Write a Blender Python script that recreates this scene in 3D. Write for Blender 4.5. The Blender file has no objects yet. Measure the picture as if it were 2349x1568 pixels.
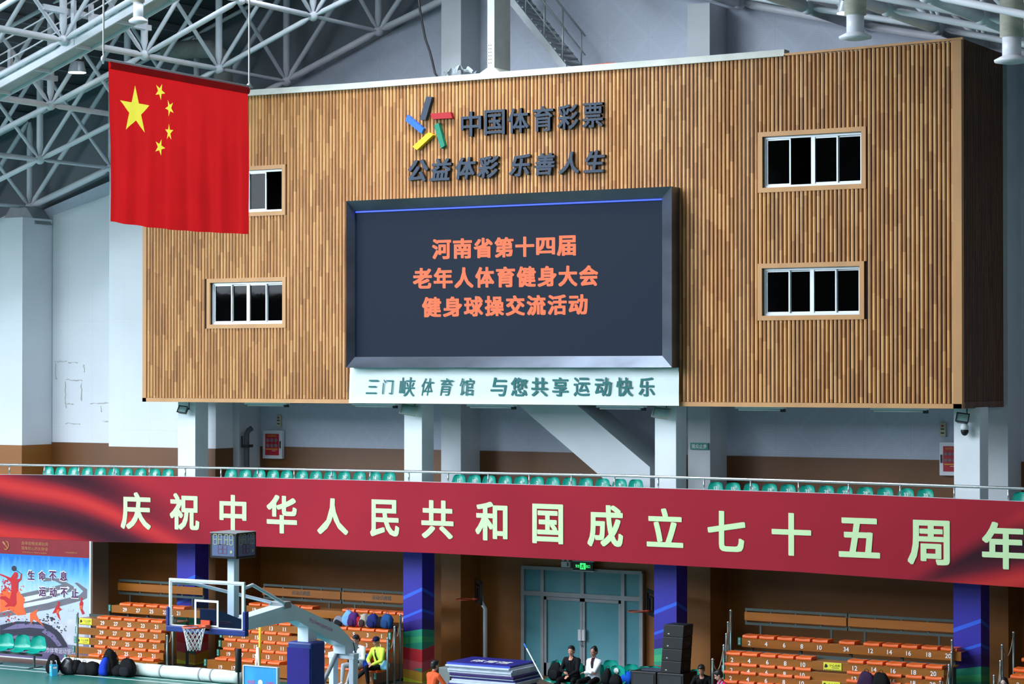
import bpy, bmesh, math, random
import numpy as np
from mathutils import Vector, Matrix
random.seed(7)
S = bpy.context.scene
COL = S.collection
# ------------------------------------------------------------------ camera
F, CX, CY, EYE = 5300., 1174.5, 784., 8.1          # focal length and centre in pixels of the 2349 x 1568 frame, eye height in metres
AL = math.atan((851 - CY) / F)                        # pitch
TH = math.atan(F / math.cos(AL) / (CX + 7880))        # yaw, to the left of the wall's normal
fwd = np.array([-math.sin(TH) * math.cos(AL), math.cos(TH) * math.cos(AL), math.sin(AL)])
rgt = np.array([math.cos(TH), math.sin(TH), 0.])
upv = np.cross(rgt, fwd)
CAM = np.array([0., 0., EYE])
cd = bpy.data.cameras.new('camera'); cam = bpy.data.objects.new('camera', cd); COL.objects.link(cam)
cd.sensor_width = 36; cd.lens = F * 36 / 2349; cd.clip_end = 400; cd.clip_start = .5
M = Matrix([[rgt[0], upv[0], -fwd[0], 0], [rgt[1], upv[1], -fwd[1], 0], [rgt[2], upv[2], -fwd[2], EYE], [0, 0, 0, 1]])
cam.matrix_world = M
S.camera = cam
# ------------------------------------------------------------------ light
S.view_settings.view_transform = 'Standard'; S.view_settings.look = 'None'
S.view_settings.gamma = 1; S.view_settings.use_curve_mapping = False
S.view_settings.exposure = -0.12
W = bpy.data.worlds.new('daylight'); S.world = W; W.use_nodes = True
W.node_tree.nodes['Background'].inputs[0].default_value = (.72, .85, 1, 1)
W.node_tree.nodes['Background'].inputs[1].default_value = .15
def area(name, loc, target, sx, sy, power, col):
    l = bpy.data.lights.new(name, 'AREA'); l.shape = 'RECTANGLE'; l.size = sx; l.size_y = sy; l.energy = power; l.color = col
    o = bpy.data.objects.new(name, l); COL.objects.link(o); o.location = loc
    o.rotation_euler = (Vector(target) - Vector(loc)).to_track_quat('-Z', 'Y').to_euler()
    return o
area('skylight', (-50, 22, 25.5), (-36, 46, 5), 36, 18, 25000, (.85, .92, 1))
area('rear_fill', (-46, -8, 15.6), (-38, 50, 13), 40, 2.8, 2200, (.86, .92, 1))  # added frontal fill from behind the camera, brightens the end wall
area('right_clerestory', (14, -4, 19), (-38, 40, 5), 22, 5, 2200, (.9, .94, 1))
area('roof_light', (-32, 43, 25), (-33, 53, 16), 11, 4, 6000, (.84, .92, 1))  # added fill lamp above a made-up roof gap, brightens the upper gable
area('side_windows', (-66, 22, 16), (-34, 52, 8), 34, 9, 16500, (.78, .88, 1))
S.cycles.max_bounces = 6; S.cycles.diffuse_bounces = 3; S.cycles.glossy_bounces = 3
S.cycles.transparent_max_bounces = 8; S.cycles.transmission_bounces = 4
S.cycles.use_denoising = True; S.cycles.sample_clamp_indirect = 4
# ------------------------------------------------------------------ planes of the hall (metres; X along the end wall, Y into it)
YC = 50.76          # front of the columns
YB = 49.86          # front of the timber box
YF = 49.70          # balcony front
YW = 53.76          # end wall
def ray(x, y): return fwd + rgt * (x - CX) / F + upv * (CY - y) / F
def at(x, y, Y): d = ray(x, y); return Vector(CAM + d * (Y / d[1]))
def atX(x, y, X): d = ray(x, y); return Vector(CAM + d * (X / d[0]))
def atZ(x, y, Z): d = ray(x, y); return Vector(CAM + d * ((Z - EYE) / d[2]))
def interp(x, pts):
    return float(np.interp(x, [p[0] for p in pts], [p[1] for p in pts]))
# ------------------------------------------------------------------ materials
MATS = {}
def srgb(c):
    return tuple(((v / 255) / 12.92 if v / 255 <= .04045 else ((v / 255 + .055) / 1.055) ** 2.4) for v in c)
def mat(name, rgb, rough=.6, metal=0., var=.12, scale=3., bump=0., spec=.5, emit=None, estr=1., stretch=None):
    if name in MATS: return MATS[name]
    m = bpy.data.materials.new(name); m.use_nodes = True; nt = m.node_tree; b = nt.nodes['Principled BSDF']
    c = srgb(rgb)
    b.inputs['Roughness'].default_value = rough; b.inputs['Metallic'].default_value = metal
    b.inputs['Specular IOR Level'].default_value = spec
    tc = nt.nodes.new('ShaderNodeTexCoord'); n = nt.nodes.new('ShaderNodeTexNoise'); n.inputs['Scale'].default_value = scale; n.inputs['Detail'].default_value = 5
    if stretch:
        mp = nt.nodes.new('ShaderNodeMapping'); mp.inputs['Scale'].default_value = stretch
        nt.links.new(tc.outputs['Object'], mp.inputs[0]); nt.links.new(mp.outputs[0], n.inputs[0])
    else: nt.links.new(tc.outputs['Object'], n.inputs[0])
    r = nt.nodes.new('ShaderNodeValToRGB'); r.color_ramp.elements[0].position = .3; r.color_ramp.elements[1].position = .7
    r.color_ramp.elements[0].color = (*[v * (1 - var) for v in c], 1); r.color_ramp.elements[1].color = (*[min(1, v * (1 + var)) for v in c], 1)
    nt.links.new(n.outputs[0], r.inputs[0]); nt.links.new(r.outputs[0], b.inputs['Base Color'])
    if bump:
        bp = nt.nodes.new('ShaderNodeBump'); bp.inputs['Strength'].default_value = bump; bp.inputs['Distance'].default_value = .02
        nt.links.new(n.outputs[0], bp.inputs['Height']); nt.links.new(bp.outputs[0], b.inputs['Normal'])
    if emit:
        b.inputs['Emission Color'].default_value = (*srgb(emit), 1); b.inputs['Emission Strength'].default_value = estr
    MATS[name] = m
    return m
def nodes(m): return m.node_tree, m.node_tree.nodes['Principled BSDF']
def N(nt, typ, **kw):
    n = nt.nodes.new(typ)
    for k, v in kw.items():
        if k.startswith('i_'):
            key = k[2:]; n.inputs[int(key) if key.isdigit() else key].default_value = v
        else: setattr(n, k, v)
    return n
def math_(nt, op, a, b=None):
    n = nt.nodes.new('ShaderNodeMath'); n.operation = op
    for i, v in enumerate((a, b)):
        if v is None: continue
        if isinstance(v, (int, float)): n.inputs[i].default_value = v
        else: nt.links.new(v, n.inputs[i])
    return n.outputs[0]
def ramp(nt, fac, stops):
    r = nt.nodes.new('ShaderNodeValToRGB'); e = r.color_ramp.elements
    while len(e) < len(stops): e.new(.5)
    for el, (p, c) in zip(e, stops): el.position = p; el.color = (*c, 1)
    nt.links.new(fac, r.inputs[0]); return r.outputs[0]
def slat_wood(name, axis, stops):
    m = bpy.data.materials.new(name); m.use_nodes = True; nt, b = nodes(m); MATS[name] = m
    tc = N(nt, 'ShaderNodeTexCoord'); sp = N(nt, 'ShaderNodeSeparateXYZ'); nt.links.new(tc.outputs['Object'], sp.inputs[0])
    ix = math_(nt, 'FLOOR', math_(nt, 'DIVIDE', sp.outputs[axis], PITCH))
    w1 = N(nt, 'ShaderNodeTexWhiteNoise', noise_dimensions='1D'); nt.links.new(ix, w1.inputs['W'])
    iz = math_(nt, 'FLOOR', math_(nt, 'ADD', math_(nt, 'DIVIDE', sp.outputs[2], .85), math_(nt, 'MULTIPLY', w1.outputs[0], 7)))
    w2 = N(nt, 'ShaderNodeTexWhiteNoise', noise_dimensions='2D'); cb = N(nt, 'ShaderNodeCombineXYZ'); nt.links.new(ix, cb.inputs[0]); nt.links.new(iz, cb.inputs[1]); nt.links.new(cb.outputs[0], w2.inputs['Vector'])
    mp = N(nt, 'ShaderNodeMapping'); mp.inputs['Scale'].default_value = (14, 14, 1.1); nt.links.new(tc.outputs['Object'], mp.inputs[0])
    nz = N(nt, 'ShaderNodeTexNoise'); nz.inputs['Scale'].default_value = 1.4; nz.inputs['Detail'].default_value = 4; nt.links.new(mp.outputs[0], nz.inputs[0])
    big = N(nt, 'ShaderNodeTexNoise'); big.inputs['Scale'].default_value = .35; nt.links.new(tc.outputs['Object'], big.inputs[0])
    f = math_(nt, 'ADD', math_(nt, 'MULTIPLY', w2.outputs[0], .42), math_(nt, 'MULTIPLY', nz.outputs[0], .58))
    f = math_(nt, 'ADD', math_(nt, 'MULTIPLY', f, .8), math_(nt, 'MULTIPLY', big.outputs[0], .2))
    nt.links.new(ramp(nt, f, stops), b.inputs['Base Color']); b.inputs['Roughness'].default_value = .55
    return m
PITCH = .105
m_slat = slat_wood('slat_timber', 0, [(.25, srgb((158, 106, 60))), (.5, srgb((194, 137, 80))), (.75, srgb((220, 168, 106)))])
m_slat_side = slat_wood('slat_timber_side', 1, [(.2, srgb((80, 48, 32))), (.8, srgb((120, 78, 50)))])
m_trim = mat('timber_trim', (190, 140, 88), .5, var=.1, scale=2, stretch=(1, 1, .3))
m_boxback = mat('dark_batten_backing', (34, 23, 17), .8)
m_black = mat('unlit_room_black', (8, 9, 10), .9, var=.05)  # darkness of the unlit box inside, put into the colour
def panel_mat(name, rgb, tile_w, tile_h, dots=True, rough=.75, amt=.09, joint=.86, stain=False):
    m = bpy.data.materials.new(name); m.use_nodes = True; nt, b = nodes(m); MATS[name] = m; c = srgb(rgb)
    tc = N(nt, 'ShaderNodeTexCoord'); sp = N(nt, 'ShaderNodeSeparateXYZ'); nt.links.new(tc.outputs['Object'], sp.inputs[0])
    xy = math_(nt, 'ADD', sp.outputs[0], sp.outputs[1])
    def line(v, w, t):
        fr = math_(nt, 'FRACT', math_(nt, 'DIVIDE', v, w)); return math_(nt, 'LESS_THAN', fr, t / w)
    j = math_(nt, 'MAXIMUM', line(xy, tile_w, .012), line(sp.outputs[2], tile_h, .012))
    fac = math_(nt, 'MULTIPLY', j, 1 - joint)
    if dots:
        def cell(v): return math_(nt, 'ABSOLUTE', math_(nt, 'SUBTRACT', math_(nt, 'FRACT', math_(nt, 'DIVIDE', v, .045)), .5))
        a = math_(nt, 'LESS_THAN', math_(nt, 'MAXIMUM', cell(xy), cell(sp.outputs[2])), .2)
        # bare diagonals across every panel
        u = math_(nt, 'FRACT', math_(nt, 'DIVIDE', xy, tile_w)); v = math_(nt, 'FRACT', math_(nt, 'DIVIDE', sp.outputs[2], tile_h))
        d1 = math_(nt, 'ABSOLUTE', math_(nt, 'SUBTRACT', u, v)); d2 = math_(nt, 'ABSOLUTE', math_(nt, 'SUBTRACT', math_(nt, 'ADD', u, v), 1))
        keep = math_(nt, 'GREATER_THAN', math_(nt, 'MINIMUM', d1, d2), .05)
        fac = math_(nt, 'MAXIMUM', fac, math_(nt, 'MULTIPLY', math_(nt, 'MULTIPLY', a, keep), .3))
    nz = N(nt, 'ShaderNodeTexNoise'); nz.inputs['Scale'].default_value = .5; nz.inputs['Detail'].default_value = 6; nt.links.new(tc.outputs['Object'], nz.inputs[0])
    base = ramp(nt, nz.outputs[0], [(.3, tuple(v * (1 - amt) for v in c)), (.7, c)])
    mx = N(nt, 'ShaderNodeMix', data_type='RGBA'); nt.links.new(fac, mx.inputs[0]); nt.links.new(base, mx.inputs[6]); mx.inputs[7].default_value = (*[v * .25 for v in c], 1)
    nt.links.new(mx.outputs[2], b.inputs['Base Color']); b.inputs['Roughness'].default_value = rough
    return m
m_perf = panel_mat('perforated_acoustic_panel', (198, 208, 224), 1.2, 1.2)
m_white = panel_mat('white_wall_panel', (224, 230, 236), .95, 3.2, dots=False, joint=.9)
m_brown = panel_mat('brown_wall_panel', (156, 100, 42), 1.2, 2.6, dots=False, rough=.4, amt=.25, joint=.75)
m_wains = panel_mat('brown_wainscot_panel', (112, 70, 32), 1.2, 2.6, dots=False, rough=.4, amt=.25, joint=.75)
m_gable = panel_mat('grey_roof_sheet', (118, 126, 134), 1.2, 40, dots=False, rough=.5)
m_deck = mat('dark_roof_deck', (74, 80, 86), .6, var=.15, scale=1, stretch=(6, .3, 1))
m_paint = mat('white_column_paint', (226, 234, 238), .6, var=.05, scale=1.2)
m_conc = mat('grey_painted_plaster', (196, 203, 208), .75, var=.06, scale=.8)
m_steel = mat('white_painted_steel', (226, 230, 238), .42, var=.05)
m_steelg = mat('cream_painted_steel', (196, 198, 190), .5, var=.08)
m_zinc = mat('grey_galvanised_steel', (150, 158, 162), .45, .3, var=.1)
m_rail = mat('stainless_steel', (188, 194, 196), .25, .9, var=.05)
m_alu = mat('aluminium_frame', (214, 222, 228), .4, .2, var=.04)
m_dk = mat('dark_grey_metal', (44, 48, 52), .5, .2)
m_blk = mat('black_plastic', (11, 12, 15), .5)
m_greenm = mat('dark_green_steel', (58, 74, 72), .5, .1)
m_seat = mat('orange_seat_plastic', (238, 104, 34), .42, var=.07)
m_board = mat('varnished_board', (150, 90, 24), .35, var=.12, scale=1.6, stretch=(.5, 1, 5))
m_teal = mat('green_chair_plastic', (12, 160, 140), .25, var=.04)
m_wht = mat('white_print', (238, 240, 240), .6, var=.02)
m_sign = mat('green_sign_plate', (20, 128, 112), .5)
m_yel = mat('yellow_sticker', (232, 226, 60), .5, var=.03)
m_blkprint = mat('black_print', (24, 24, 22), .6)
# ------------------------------------------------------------------ mesh builder
class MB:
    def __init__(s): s.v = []; s.f = []; s.m = []
    def add(s, vs, fs, mi=0):
        o = len(s.v); s.v.extend([tuple(v) for v in vs]); s.f.extend([tuple(i + o for i in f) for f in fs]); s.m.extend([mi] * len(fs)); return s
    def bb(s, x0, x1, y0, y1, z0, z1, mi=0):
        vs = [(x, y, z) for x in (x0, x1) for y in (y0, y1) for z in (z0, z1)]
        return s.add(vs, [(0, 1, 3, 2), (4, 6, 7, 5), (0, 4, 5, 1), (2, 3, 7, 6), (0, 2, 6, 4), (1, 5, 7, 3)], mi)
    def box(s, c, size, rot=None, mi=0):
        R = rot if rot is not None else Matrix.Identity(3)
        vs = [Vector(c) + R @ Vector((a * size[0] / 2, b * size[1] / 2, d * size[2] / 2)) for a in (-1, 1) for b in (-1, 1) for d in (-1, 1)]
        return s.add(vs, [(0, 1, 3, 2), (4, 6, 7, 5), (0, 4, 5, 1), (2, 3, 7, 6), (0, 2, 6, 4), (1, 5, 7, 3)], mi)
    def path(s, pts, r, n=10, mi=0, closed=False):
        pts = [Vector(p) for p in pts]; k = len(pts); rs = r if isinstance(r, (list, tuple)) else [r] * k
        rings = []; ref = None
        for i, p in enumerate(pts):
            a = pts[i - 1] if i or closed else p; b = pts[(i + 1) % k] if i < k - 1 or closed else p
            t = (b - a).normalized()
            if ref is None: ref = Vector((0, 0, 1)) if abs(t.z) < .9 else Vector((1, 0, 0))
            u = (ref - t * ref.dot(t)).normalized(); w = t.cross(u); ref = u
            rings.append([p + (u * math.cos(2 * math.pi * j / n) + w * math.sin(2 * math.pi * j / n)) * rs[i] for j in range(n)])
        vs = [v for rg in rings for v in rg]; fs = []
        for i in range(k if closed else k - 1):
            i2 = (i + 1) % k
            for j in range(n): fs.append((i * n + j, i * n + (j + 1) % n, i2 * n + (j + 1) % n, i2 * n + j))
        if not closed: fs.append(tuple(range(n))[::-1]); fs.append(tuple((k - 1) * n + j for j in range(n)))
        return s.add(vs, fs, mi)
    def tube(s, a, b, r, r2=None, n=10, mi=0): return s.path([a, b], [r, r if r2 is None else r2], n, mi)
    def lathe(s, c, prof, n=20, mi=0, axis=2):          # prof: (radius, height) from the bottom up
        c = Vector(c); vs = []; fs = []
        for r, h in prof:
            for j in range(n):
                a = 2 * math.pi * j / n; p = [r * math.cos(a), r * math.sin(a), h]
                if axis == 0: p = [p[2], p[0], p[1]]
                if axis == 1: p = [p[0], p[2], p[1]]
                vs.append(c + Vector(p))
        for i in range(len(prof) - 1):
            for j in range(n): fs.append((i * n + j, i * n + (j + 1) % n, (i + 1) * n + (j + 1) % n, (i + 1) * n + j))
        fs.append(tuple(range(n))[::-1]); fs.append(tuple((len(prof) - 1) * n + j for j in range(n)))
        return s.add(vs, fs, mi)
    def ell(s, c, r, n=14, k=8, rot=None, mi=0, p=2.):
        c = Vector(c); R = rot if rot is not None else Matrix.Identity(3); vs = []; fs = []
        sg = lambda t: math.copysign(abs(t) ** (2 / p), t)
        for i in range(1, k):
            th = math.pi * i / k
            for j in range(n):
                a = 2 * math.pi * j / n
                vs.append(c + R @ Vector((r[0] * sg(math.sin(th)) * sg(math.cos(a)), r[1] * sg(math.sin(th)) * sg(math.sin(a)), -r[2] * sg(math.cos(th)))))
        b = len(vs); vs.append(c + R @ Vector((0, 0, -r[2]))); vs.append(c + R @ Vector((0, 0, r[2])))
        for i in range(k - 2):
            for j in range(n): fs.append((i * n + j, i * n + (j + 1) % n, (i + 1) * n + (j + 1) % n, (i + 1) * n + j))
        for j in range(n): fs.append((b, (j + 1) % n, j)); fs.append((b + 1, (k - 2) * n + j, (k - 2) * n + (j + 1) % n))
        return s.add(vs, fs, mi)
    def prism(s, poly, o, u, v, d, mi=0, mside=None):     # 2-D outline on the plane (o, u, v), given the depth vector d
        o, u, v, d = Vector(o), Vector(u), Vector(v), Vector(d); n = len(poly)
        vs = [o + u * a + v * b for a, b in poly]; vs += [p + d for p in vs]
        s.add(vs, [tuple(range(n)), tuple(range(n, 2 * n))[::-1]], mi)
        return s.add(vs, [(i, (i + 1) % n, n + (i + 1) % n, n + i) for i in range(n)], mi if mside is None else mside)
    def poly(s, pts, mi=0): return s.add(pts, [tuple(range(len(pts)))], mi)
    def grid(s, fn, nu, nv, mi=0, flip=False):
        vs = [fn(i / nu, j / nv) for j in range(nv + 1) for i in range(nu + 1)]; fs = []
        for j in range(nv):
            for i in range(nu):
                a = j * (nu + 1) + i; q = (a, a + 1, a + nu + 2, a + nu + 1); fs.append(q[::-1] if flip else q)
        return s.add(vs, fs, mi)
    def text(s, body, c, u, v, w, h, off=.0, depth=0., n=None, mi=0, shear=0., natural=False, mside=None):
        tv, tf, tw, th, nf = glyphs(body, 0, depth > 0); tw += 2 * off; th += 1.2 * off
        c, u, v = Vector(c), Vector(u), Vector(v); nn = Vector(n) if n is not None else u.cross(v)
        sx = w / tw; sy = h / th
        if natural: sx = sy
        sh = [(0, 0)] if not off else [(0, 0)] + [(off * .95 * a, off * .75 * b) for k in range(-2, 3) for a, b in ((k / 2, 1), (k / 2, -1), (1, k / 2), (-1, k / 2)) if not (abs(k) == 2 and abs(b) == 2 / 2 and abs(a) == 1 and b == k / 2)]
        for i, (dx, dy) in enumerate(sh):           # a bold weight: the outline laid down again a little to each side
            vs = [c + u * ((x + dx) * sx + shear * y * sy) + v * ((y + dy) * sy) + nn * (z * depth - i * .0002) for x, y, z in tv]
            s.add(vs, tf[:nf], mi); s.add(vs, tf[nf:], mi if mside is None else mside)
        return s
    def build(s, name, mats, parent=None, smooth=False, bevel=0., fix=True, seg=2):
        me = bpy.data.meshes.new(name); vs = s.v
        if parent is not None:
            inv = WM[parent.name].inverted(); vs = [tuple(inv @ Vector(v)) for v in vs]
        me.from_pydata(vs, [], s.f)
        for m in (mats if isinstance(mats, (list, tuple)) else [mats]): me.materials.append(m)
        me.polygons.foreach_set('material_index', s.m)
        if fix:
            bm = bmesh.new(); bm.from_mesh(me); bmesh.ops.recalc_face_normals(bm, faces=bm.faces); bm.to_mesh(me); bm.free()
        if smooth:
            for p in me.polygons: p.use_smooth = True
        o = bpy.data.objects.new(name, me); COL.objects.link(o)
        if bevel:
            b = o.modifiers.new('bevel', 'BEVEL'); b.width = bevel; b.segments = seg; b.limit_method = 'ANGLE'; b.angle_limit = .7
        if parent is not None: o.parent = parent; WM[o.name] = WM[parent.name].copy()
        else: WM[o.name] = Matrix.Identity(4)
        return o
WM = {}
GL = {}
def glyphs(body, off, solid):
    key = (body, off, solid)
    if key in GL: return GL[key]
    c = bpy.data.curves.new('lettering', 'FONT'); c.body = body; c.offset = off; c.resolution_u = 3; c.extrude = .5 if solid else 0
    o = bpy.data.objects.new('lettering', c); COL.objects.link(o)
    dg = bpy.context.evaluated_depsgraph_get(); me = bpy.data.meshes.new_from_object(o.evaluated_get(dg))
    v = np.array([tuple(p.co) for p in me.vertices]); lo, hi = v.min(0), v.max(0); v -= (lo + hi) / 2
    if solid: v[:, 2] = v[:, 2] + .5
    flat = [tuple(p.vertices) for p in me.polygons if abs(p.normal.z) > .7]; side = [tuple(p.vertices) for p in me.polygons if abs(p.normal.z) <= .7]
    bpy.data.objects.remove(o); bpy.data.curves.remove(c); bpy.data.meshes.remove(me)
    GL[key] = (v.tolist(), flat + side, hi[0] - lo[0], hi[1] - lo[1], len(flat)); return GL[key]
UX, UZ, TOCAM = (1, 0, 0), (0, 0, 1), (0, -1, 0)
def tag(o, label, cat, group=None, kind=None):
    o['label'] = label; o['category'] = cat
    if group: o['group'] = group
    if kind: o['kind'] = kind
    return o
def thing(name, label, cat, loc=(0, 0, 0), rz=0., group=None):
    o = bpy.data.objects.new(name, None); COL.objects.link(o); o.empty_display_size = .2
    o.location = loc; o.rotation_euler = (0, 0, rz)
    WM[o.name] = Matrix.Translation(loc) @ Matrix.Rotation(rz, 4, 'Z')
    return tag(o, label, cat, group)
def struct(o, label=None, cat=None):
    o['kind'] = 'structure'
    if label: o['label'] = label; o['category'] = cat or o.name.split('.')[0].split('_')[0]
    return o
def dup(root, loc, rz=0., label=None, group=None, scale=None):
    r = root.copy(); COL.objects.link(r); r.location = loc; r.rotation_euler = (0, 0, rz)
    if scale: r.scale = (scale, scale, scale)
    if label: r['label'] = label
    if group: r['group'] = group
    for ch in list(root.children):
        if ch.name.startswith('seat_number'): continue        # every chair carries its own number
        c = ch.copy(); COL.objects.link(c); c.parent = r
        for g in list(ch.children):
            d = g.copy(); COL.objects.link(d); d.parent = c
    WM[r.name] = Matrix.Translation(loc) @ Matrix.Rotation(rz, 4, 'Z')
    return r
# ================================================================== THE SETTING
TOPB = [(-400, 1081), (0, 1088), (300, 1091), (600, 1096), (900, 1103), (1200, 1111), (1500, 1119), (1950, 1133), (2349, 1150), (2800, 1170)]
BOTB = [(-400, 1236), (0, 1241), (203, 1242), (480, 1247), (600, 1253), (1000, 1268), (1380, 1287), (1829, 1311), (2349, 1347), (2800, 1384)]
RAILP = [(-400, 1059), (0, 1065), (600, 1074), (1000, 1082), (1400, 1090), (1850, 1103), (2349, 1120), (2800, 1137)]
def zpx(px, pts, Y): return at(px, interp(px, pts), Y)
# floor
m_floor = mat('brown_sports_floor', (112, 82, 52), .45, var=.12, scale=.6, stretch=(.4, 3, 1))
m_court = mat('green_court_mat', (44, 118, 108), .35, var=.06, scale=.5)
struct(MB().bb(-75, 30, -6, 56.5, -.3, 0).build('floor', m_floor), 'brown sports hall floor under the stands', 'floor')
yg = atZ(330, 1545, 0).y
g = MB().bb(-75, 30, -6, yg, 0.001, .012)
for px, py, w in ((330, 1555, .05), (330, 1562, .05)):
    yy = atZ(px, py, 0).y; g.bb(-60, -20, yy, yy + w, .0125, .0155, 1)
struct(g.build('floor_court', [m_court, m_wht]), 'green court mat with thin white lines', 'floor')
# end wall: brown panels below, brown wainscot and pale perforated panels above
zdeck = 4.55
zw = at(750, 1026, YW).z
GE = [(-56, 10.4), (-48.4, 12.95), (-45.5, 13.8), (-40.15, 15.75), (-36.8, 17.0), (-33.9, 18.1), (-31, 19.0), (-28, 18.4), (-25.18, 17.67), (-22.5, 17.0), (-20, 16.4), (-17, 15.6), (-12, 14.2), (-5, 12.2)]
w = MB()
w.bb(-56, -5, YW, YW + .3, 0, zdeck - .2, 0)
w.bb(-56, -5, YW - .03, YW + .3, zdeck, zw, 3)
for (a, za), (b, zb) in zip(GE, GE[1:]):
    w.poly([(a, YW, zw), (b, YW, zw), (b, YW, zb), (a, YW, za)], 1)
    w.poly([(a, YW + .25, za - .6), (b, YW + .25, zb - .6), (b, YW + .25, zb + 5.5), (a, YW + .25, za + 5.5)], 2)
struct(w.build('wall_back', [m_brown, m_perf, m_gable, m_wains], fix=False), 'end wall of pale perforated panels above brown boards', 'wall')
# projecting wall block on the left and the corner block beside it
xa0, xa1 = at(250, 800, 51.96).x, at(495, 1000, 51.96).x
b = MB(); b.bb(xa0, xa1, 51.96, YW, 0, zdeck - .2, 0); zwa = at(330, 1025, 51.96).z
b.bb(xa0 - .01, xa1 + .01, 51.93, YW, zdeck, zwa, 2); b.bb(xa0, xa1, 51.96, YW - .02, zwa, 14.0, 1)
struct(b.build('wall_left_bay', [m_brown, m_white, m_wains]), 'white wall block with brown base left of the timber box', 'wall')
b = MB(); b.bb(-58, -47.72, 52.42, YW, 0, 4.3, 0); zwb = at(60, 1021, 52.42).z
b.bb(-58, -47.71, 52.40, YW, zdeck, zwb, 0); b.bb(-58, -47.72, 52.42, YW, zwb, at(24, 499, 52.42).z, 1)
struct(b.build('wall_left', [m_brown, m_white]), 'white corner wall block at the far left', 'wall')
xs0, xs1 = at(122, 800, YW).x, xa0
struct(MB().prism([(xs0, zw), (xs1, zw), (xs1, 13.75), (xs0, 12.85)], (0, YW - .02, 0), UX, UZ, (0, .015, 0)).build('wall_back_panel', m_white), 'stained white wall strip between two wall blocks', 'wall')
# water stain lines left on that strip
m_stain = mat('brown_water_stain', (190, 190, 184), .8, var=.2, scale=8)
st = MB()
random.seed(3)
for (x0, y0, x1, y1) in ((126, 829, 152, 828), (158, 832, 178, 831), (192, 835, 193, 852), (150, 870, 190, 873), (150, 873, 151, 935), (126, 850, 130, 870), (152, 970, 184, 972), (232, 930, 233, 945), (208, 925, 248, 923), (186, 880, 188, 920), (150, 925, 168, 928), (235, 965, 249, 966), (128, 832, 128, 850)):
    a, c = at(x0, y0, YW - .024), at(x1, y1, YW - .024); n = 6
    pts = [a.lerp(c, i / n) + Vector((random.uniform(-.025, .025), 0, random.uniform(-.025, .025))) for i in range(n + 1)]
    st.path(pts, [random.uniform(.006, .02) for _ in pts], 5)
tag(st.build('wall_stain', m_stain), 'faint brown water stain lines on the white wall strip', 'stain', kind='structure')
# pilasters on the end wall behind the columns
for x0, x1, x2 in ((534, 549, 570), (1015, 1057, 1076), (1582, 1629, 1647), (2268, 2312, 2330)):
    a, c = at(x0, 1000, 52.75).x, at(x1, 1000, 52.75).x
    p = MB(); p.bb(min(a, c - .62), c, 52.75, YW, 0, zdeck - .2, 1); p.bb(min(a, c - .62), c, 52.75, YW, zdeck, np.interp(c, [q[0] for q in GE], [q[1] for q in GE]) - .25, 0)
    struct(p.build('pilaster', [m_conc, m_brown]), 'grey plaster pilaster on the end wall, brown at its foot', 'pilaster')['group'] = 'pilasters of the end wall'
# columns under the box with printed wraps on their feet
def pm(n, c, **k): return mat('print_' + n, c, .45, var=.04, **k)
WR = [pm('violet_blue', (46, 38, 164)), pm('light_blue', (44, 96, 228)), pm('dark_violet', (42, 24, 126)), pm('sea_green', (40, 158, 128)), pm('leaf_green', (66, 184, 122)),
      pm('red', (206, 48, 62)), pm('rose', (216, 92, 104)), pm('ochre', (212, 168, 62)), pm('lime', (214, 232, 64))]
def wrap(mb, x0, x1, y0, y1, ztop):
    # each band: height on the left edge, at the corner, on the far edge, measured up from the floor
    B = [(0, .0, .0, .0), (8, .10, -.02, .06), (7, .10, .0, .06), (7, .30, .24, .36), (6, .30, .24, .36), (6, .56, .50, .58), (5, .56, .50, .58), (5, .90, .85, .93),
         (3, .90, .85, .93), (4, .98, 1.08, 1.02), (3, 1.12, 1.22, 1.14), (2, 1.30, 1.42, 1.32), (0, 1.52, 1.66, 1.56), (1, 1.63, 1.88, 1.70), (0, 1.69, 1.95, 1.75), (1, 2.13, 2.40, 2.17), (0, 2.22, 2.49, 2.26), (0, ztop, ztop, ztop)]
    cuts = [(8, .0, .0, .0, .12, .02, .08), (7, .12, .02, .08, .34, .27, .36), (6, .34, .27, .36, .60, .53, .60), (5, .60, .53, .60, .90, .86, .93), (3, .90, .86, .93, .98, 1.06, 1.0), (4, .98, 1.06, 1.0, 1.14, 1.22, 1.12),
            (3, 1.14, 1.22, 1.12, 1.29, 1.40, 1.32), (2, 1.29, 1.40, 1.32, 1.52, 1.68, 1.58), (0, 1.52, 1.68, 1.58, 1.63, 1.86, 1.70), (1, 1.63, 1.86, 1.70, 1.70, 1.93, 1.77), (0, 1.70, 1.93, 1.77, 2.13, 2.39, 2.17), (1, 2.13, 2.39, 2.17, 2.23, 2.48, 2.26), (0, 2.23, 2.48, 2.26, ztop, ztop, ztop)]
    e = .015
    for mi, l0, c0, r0, l1, c1, r1 in cuts:
        mb.poly([(x0 - e, y0 - e, l0), (x1 + e, y0 - e, c0), (x1 + e, y0 - e, c1), (x0 - e, y0 - e, l1)], mi)
        mb.poly([(x1 + e, y0 - e, c0), (x1 + e, y1, r0), (x1 + e, y1, r1), (x1 + e, y0 - e, c1)], mi)
        mb.poly([(x0 - e, y1, l0), (x0 - e, y0 - e, l0), (x0 - e, y0 - e, l1), (x0 - e, y1, l1)], mi)
    # green wedge over the ochre band
    mb.poly([(x0 + .28, y0 - e - .002, .345), (x1 + e, y0 - e - .002, .275), (x1 + e, y0 - e - .002, .39)], 3)
COLX = []
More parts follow.
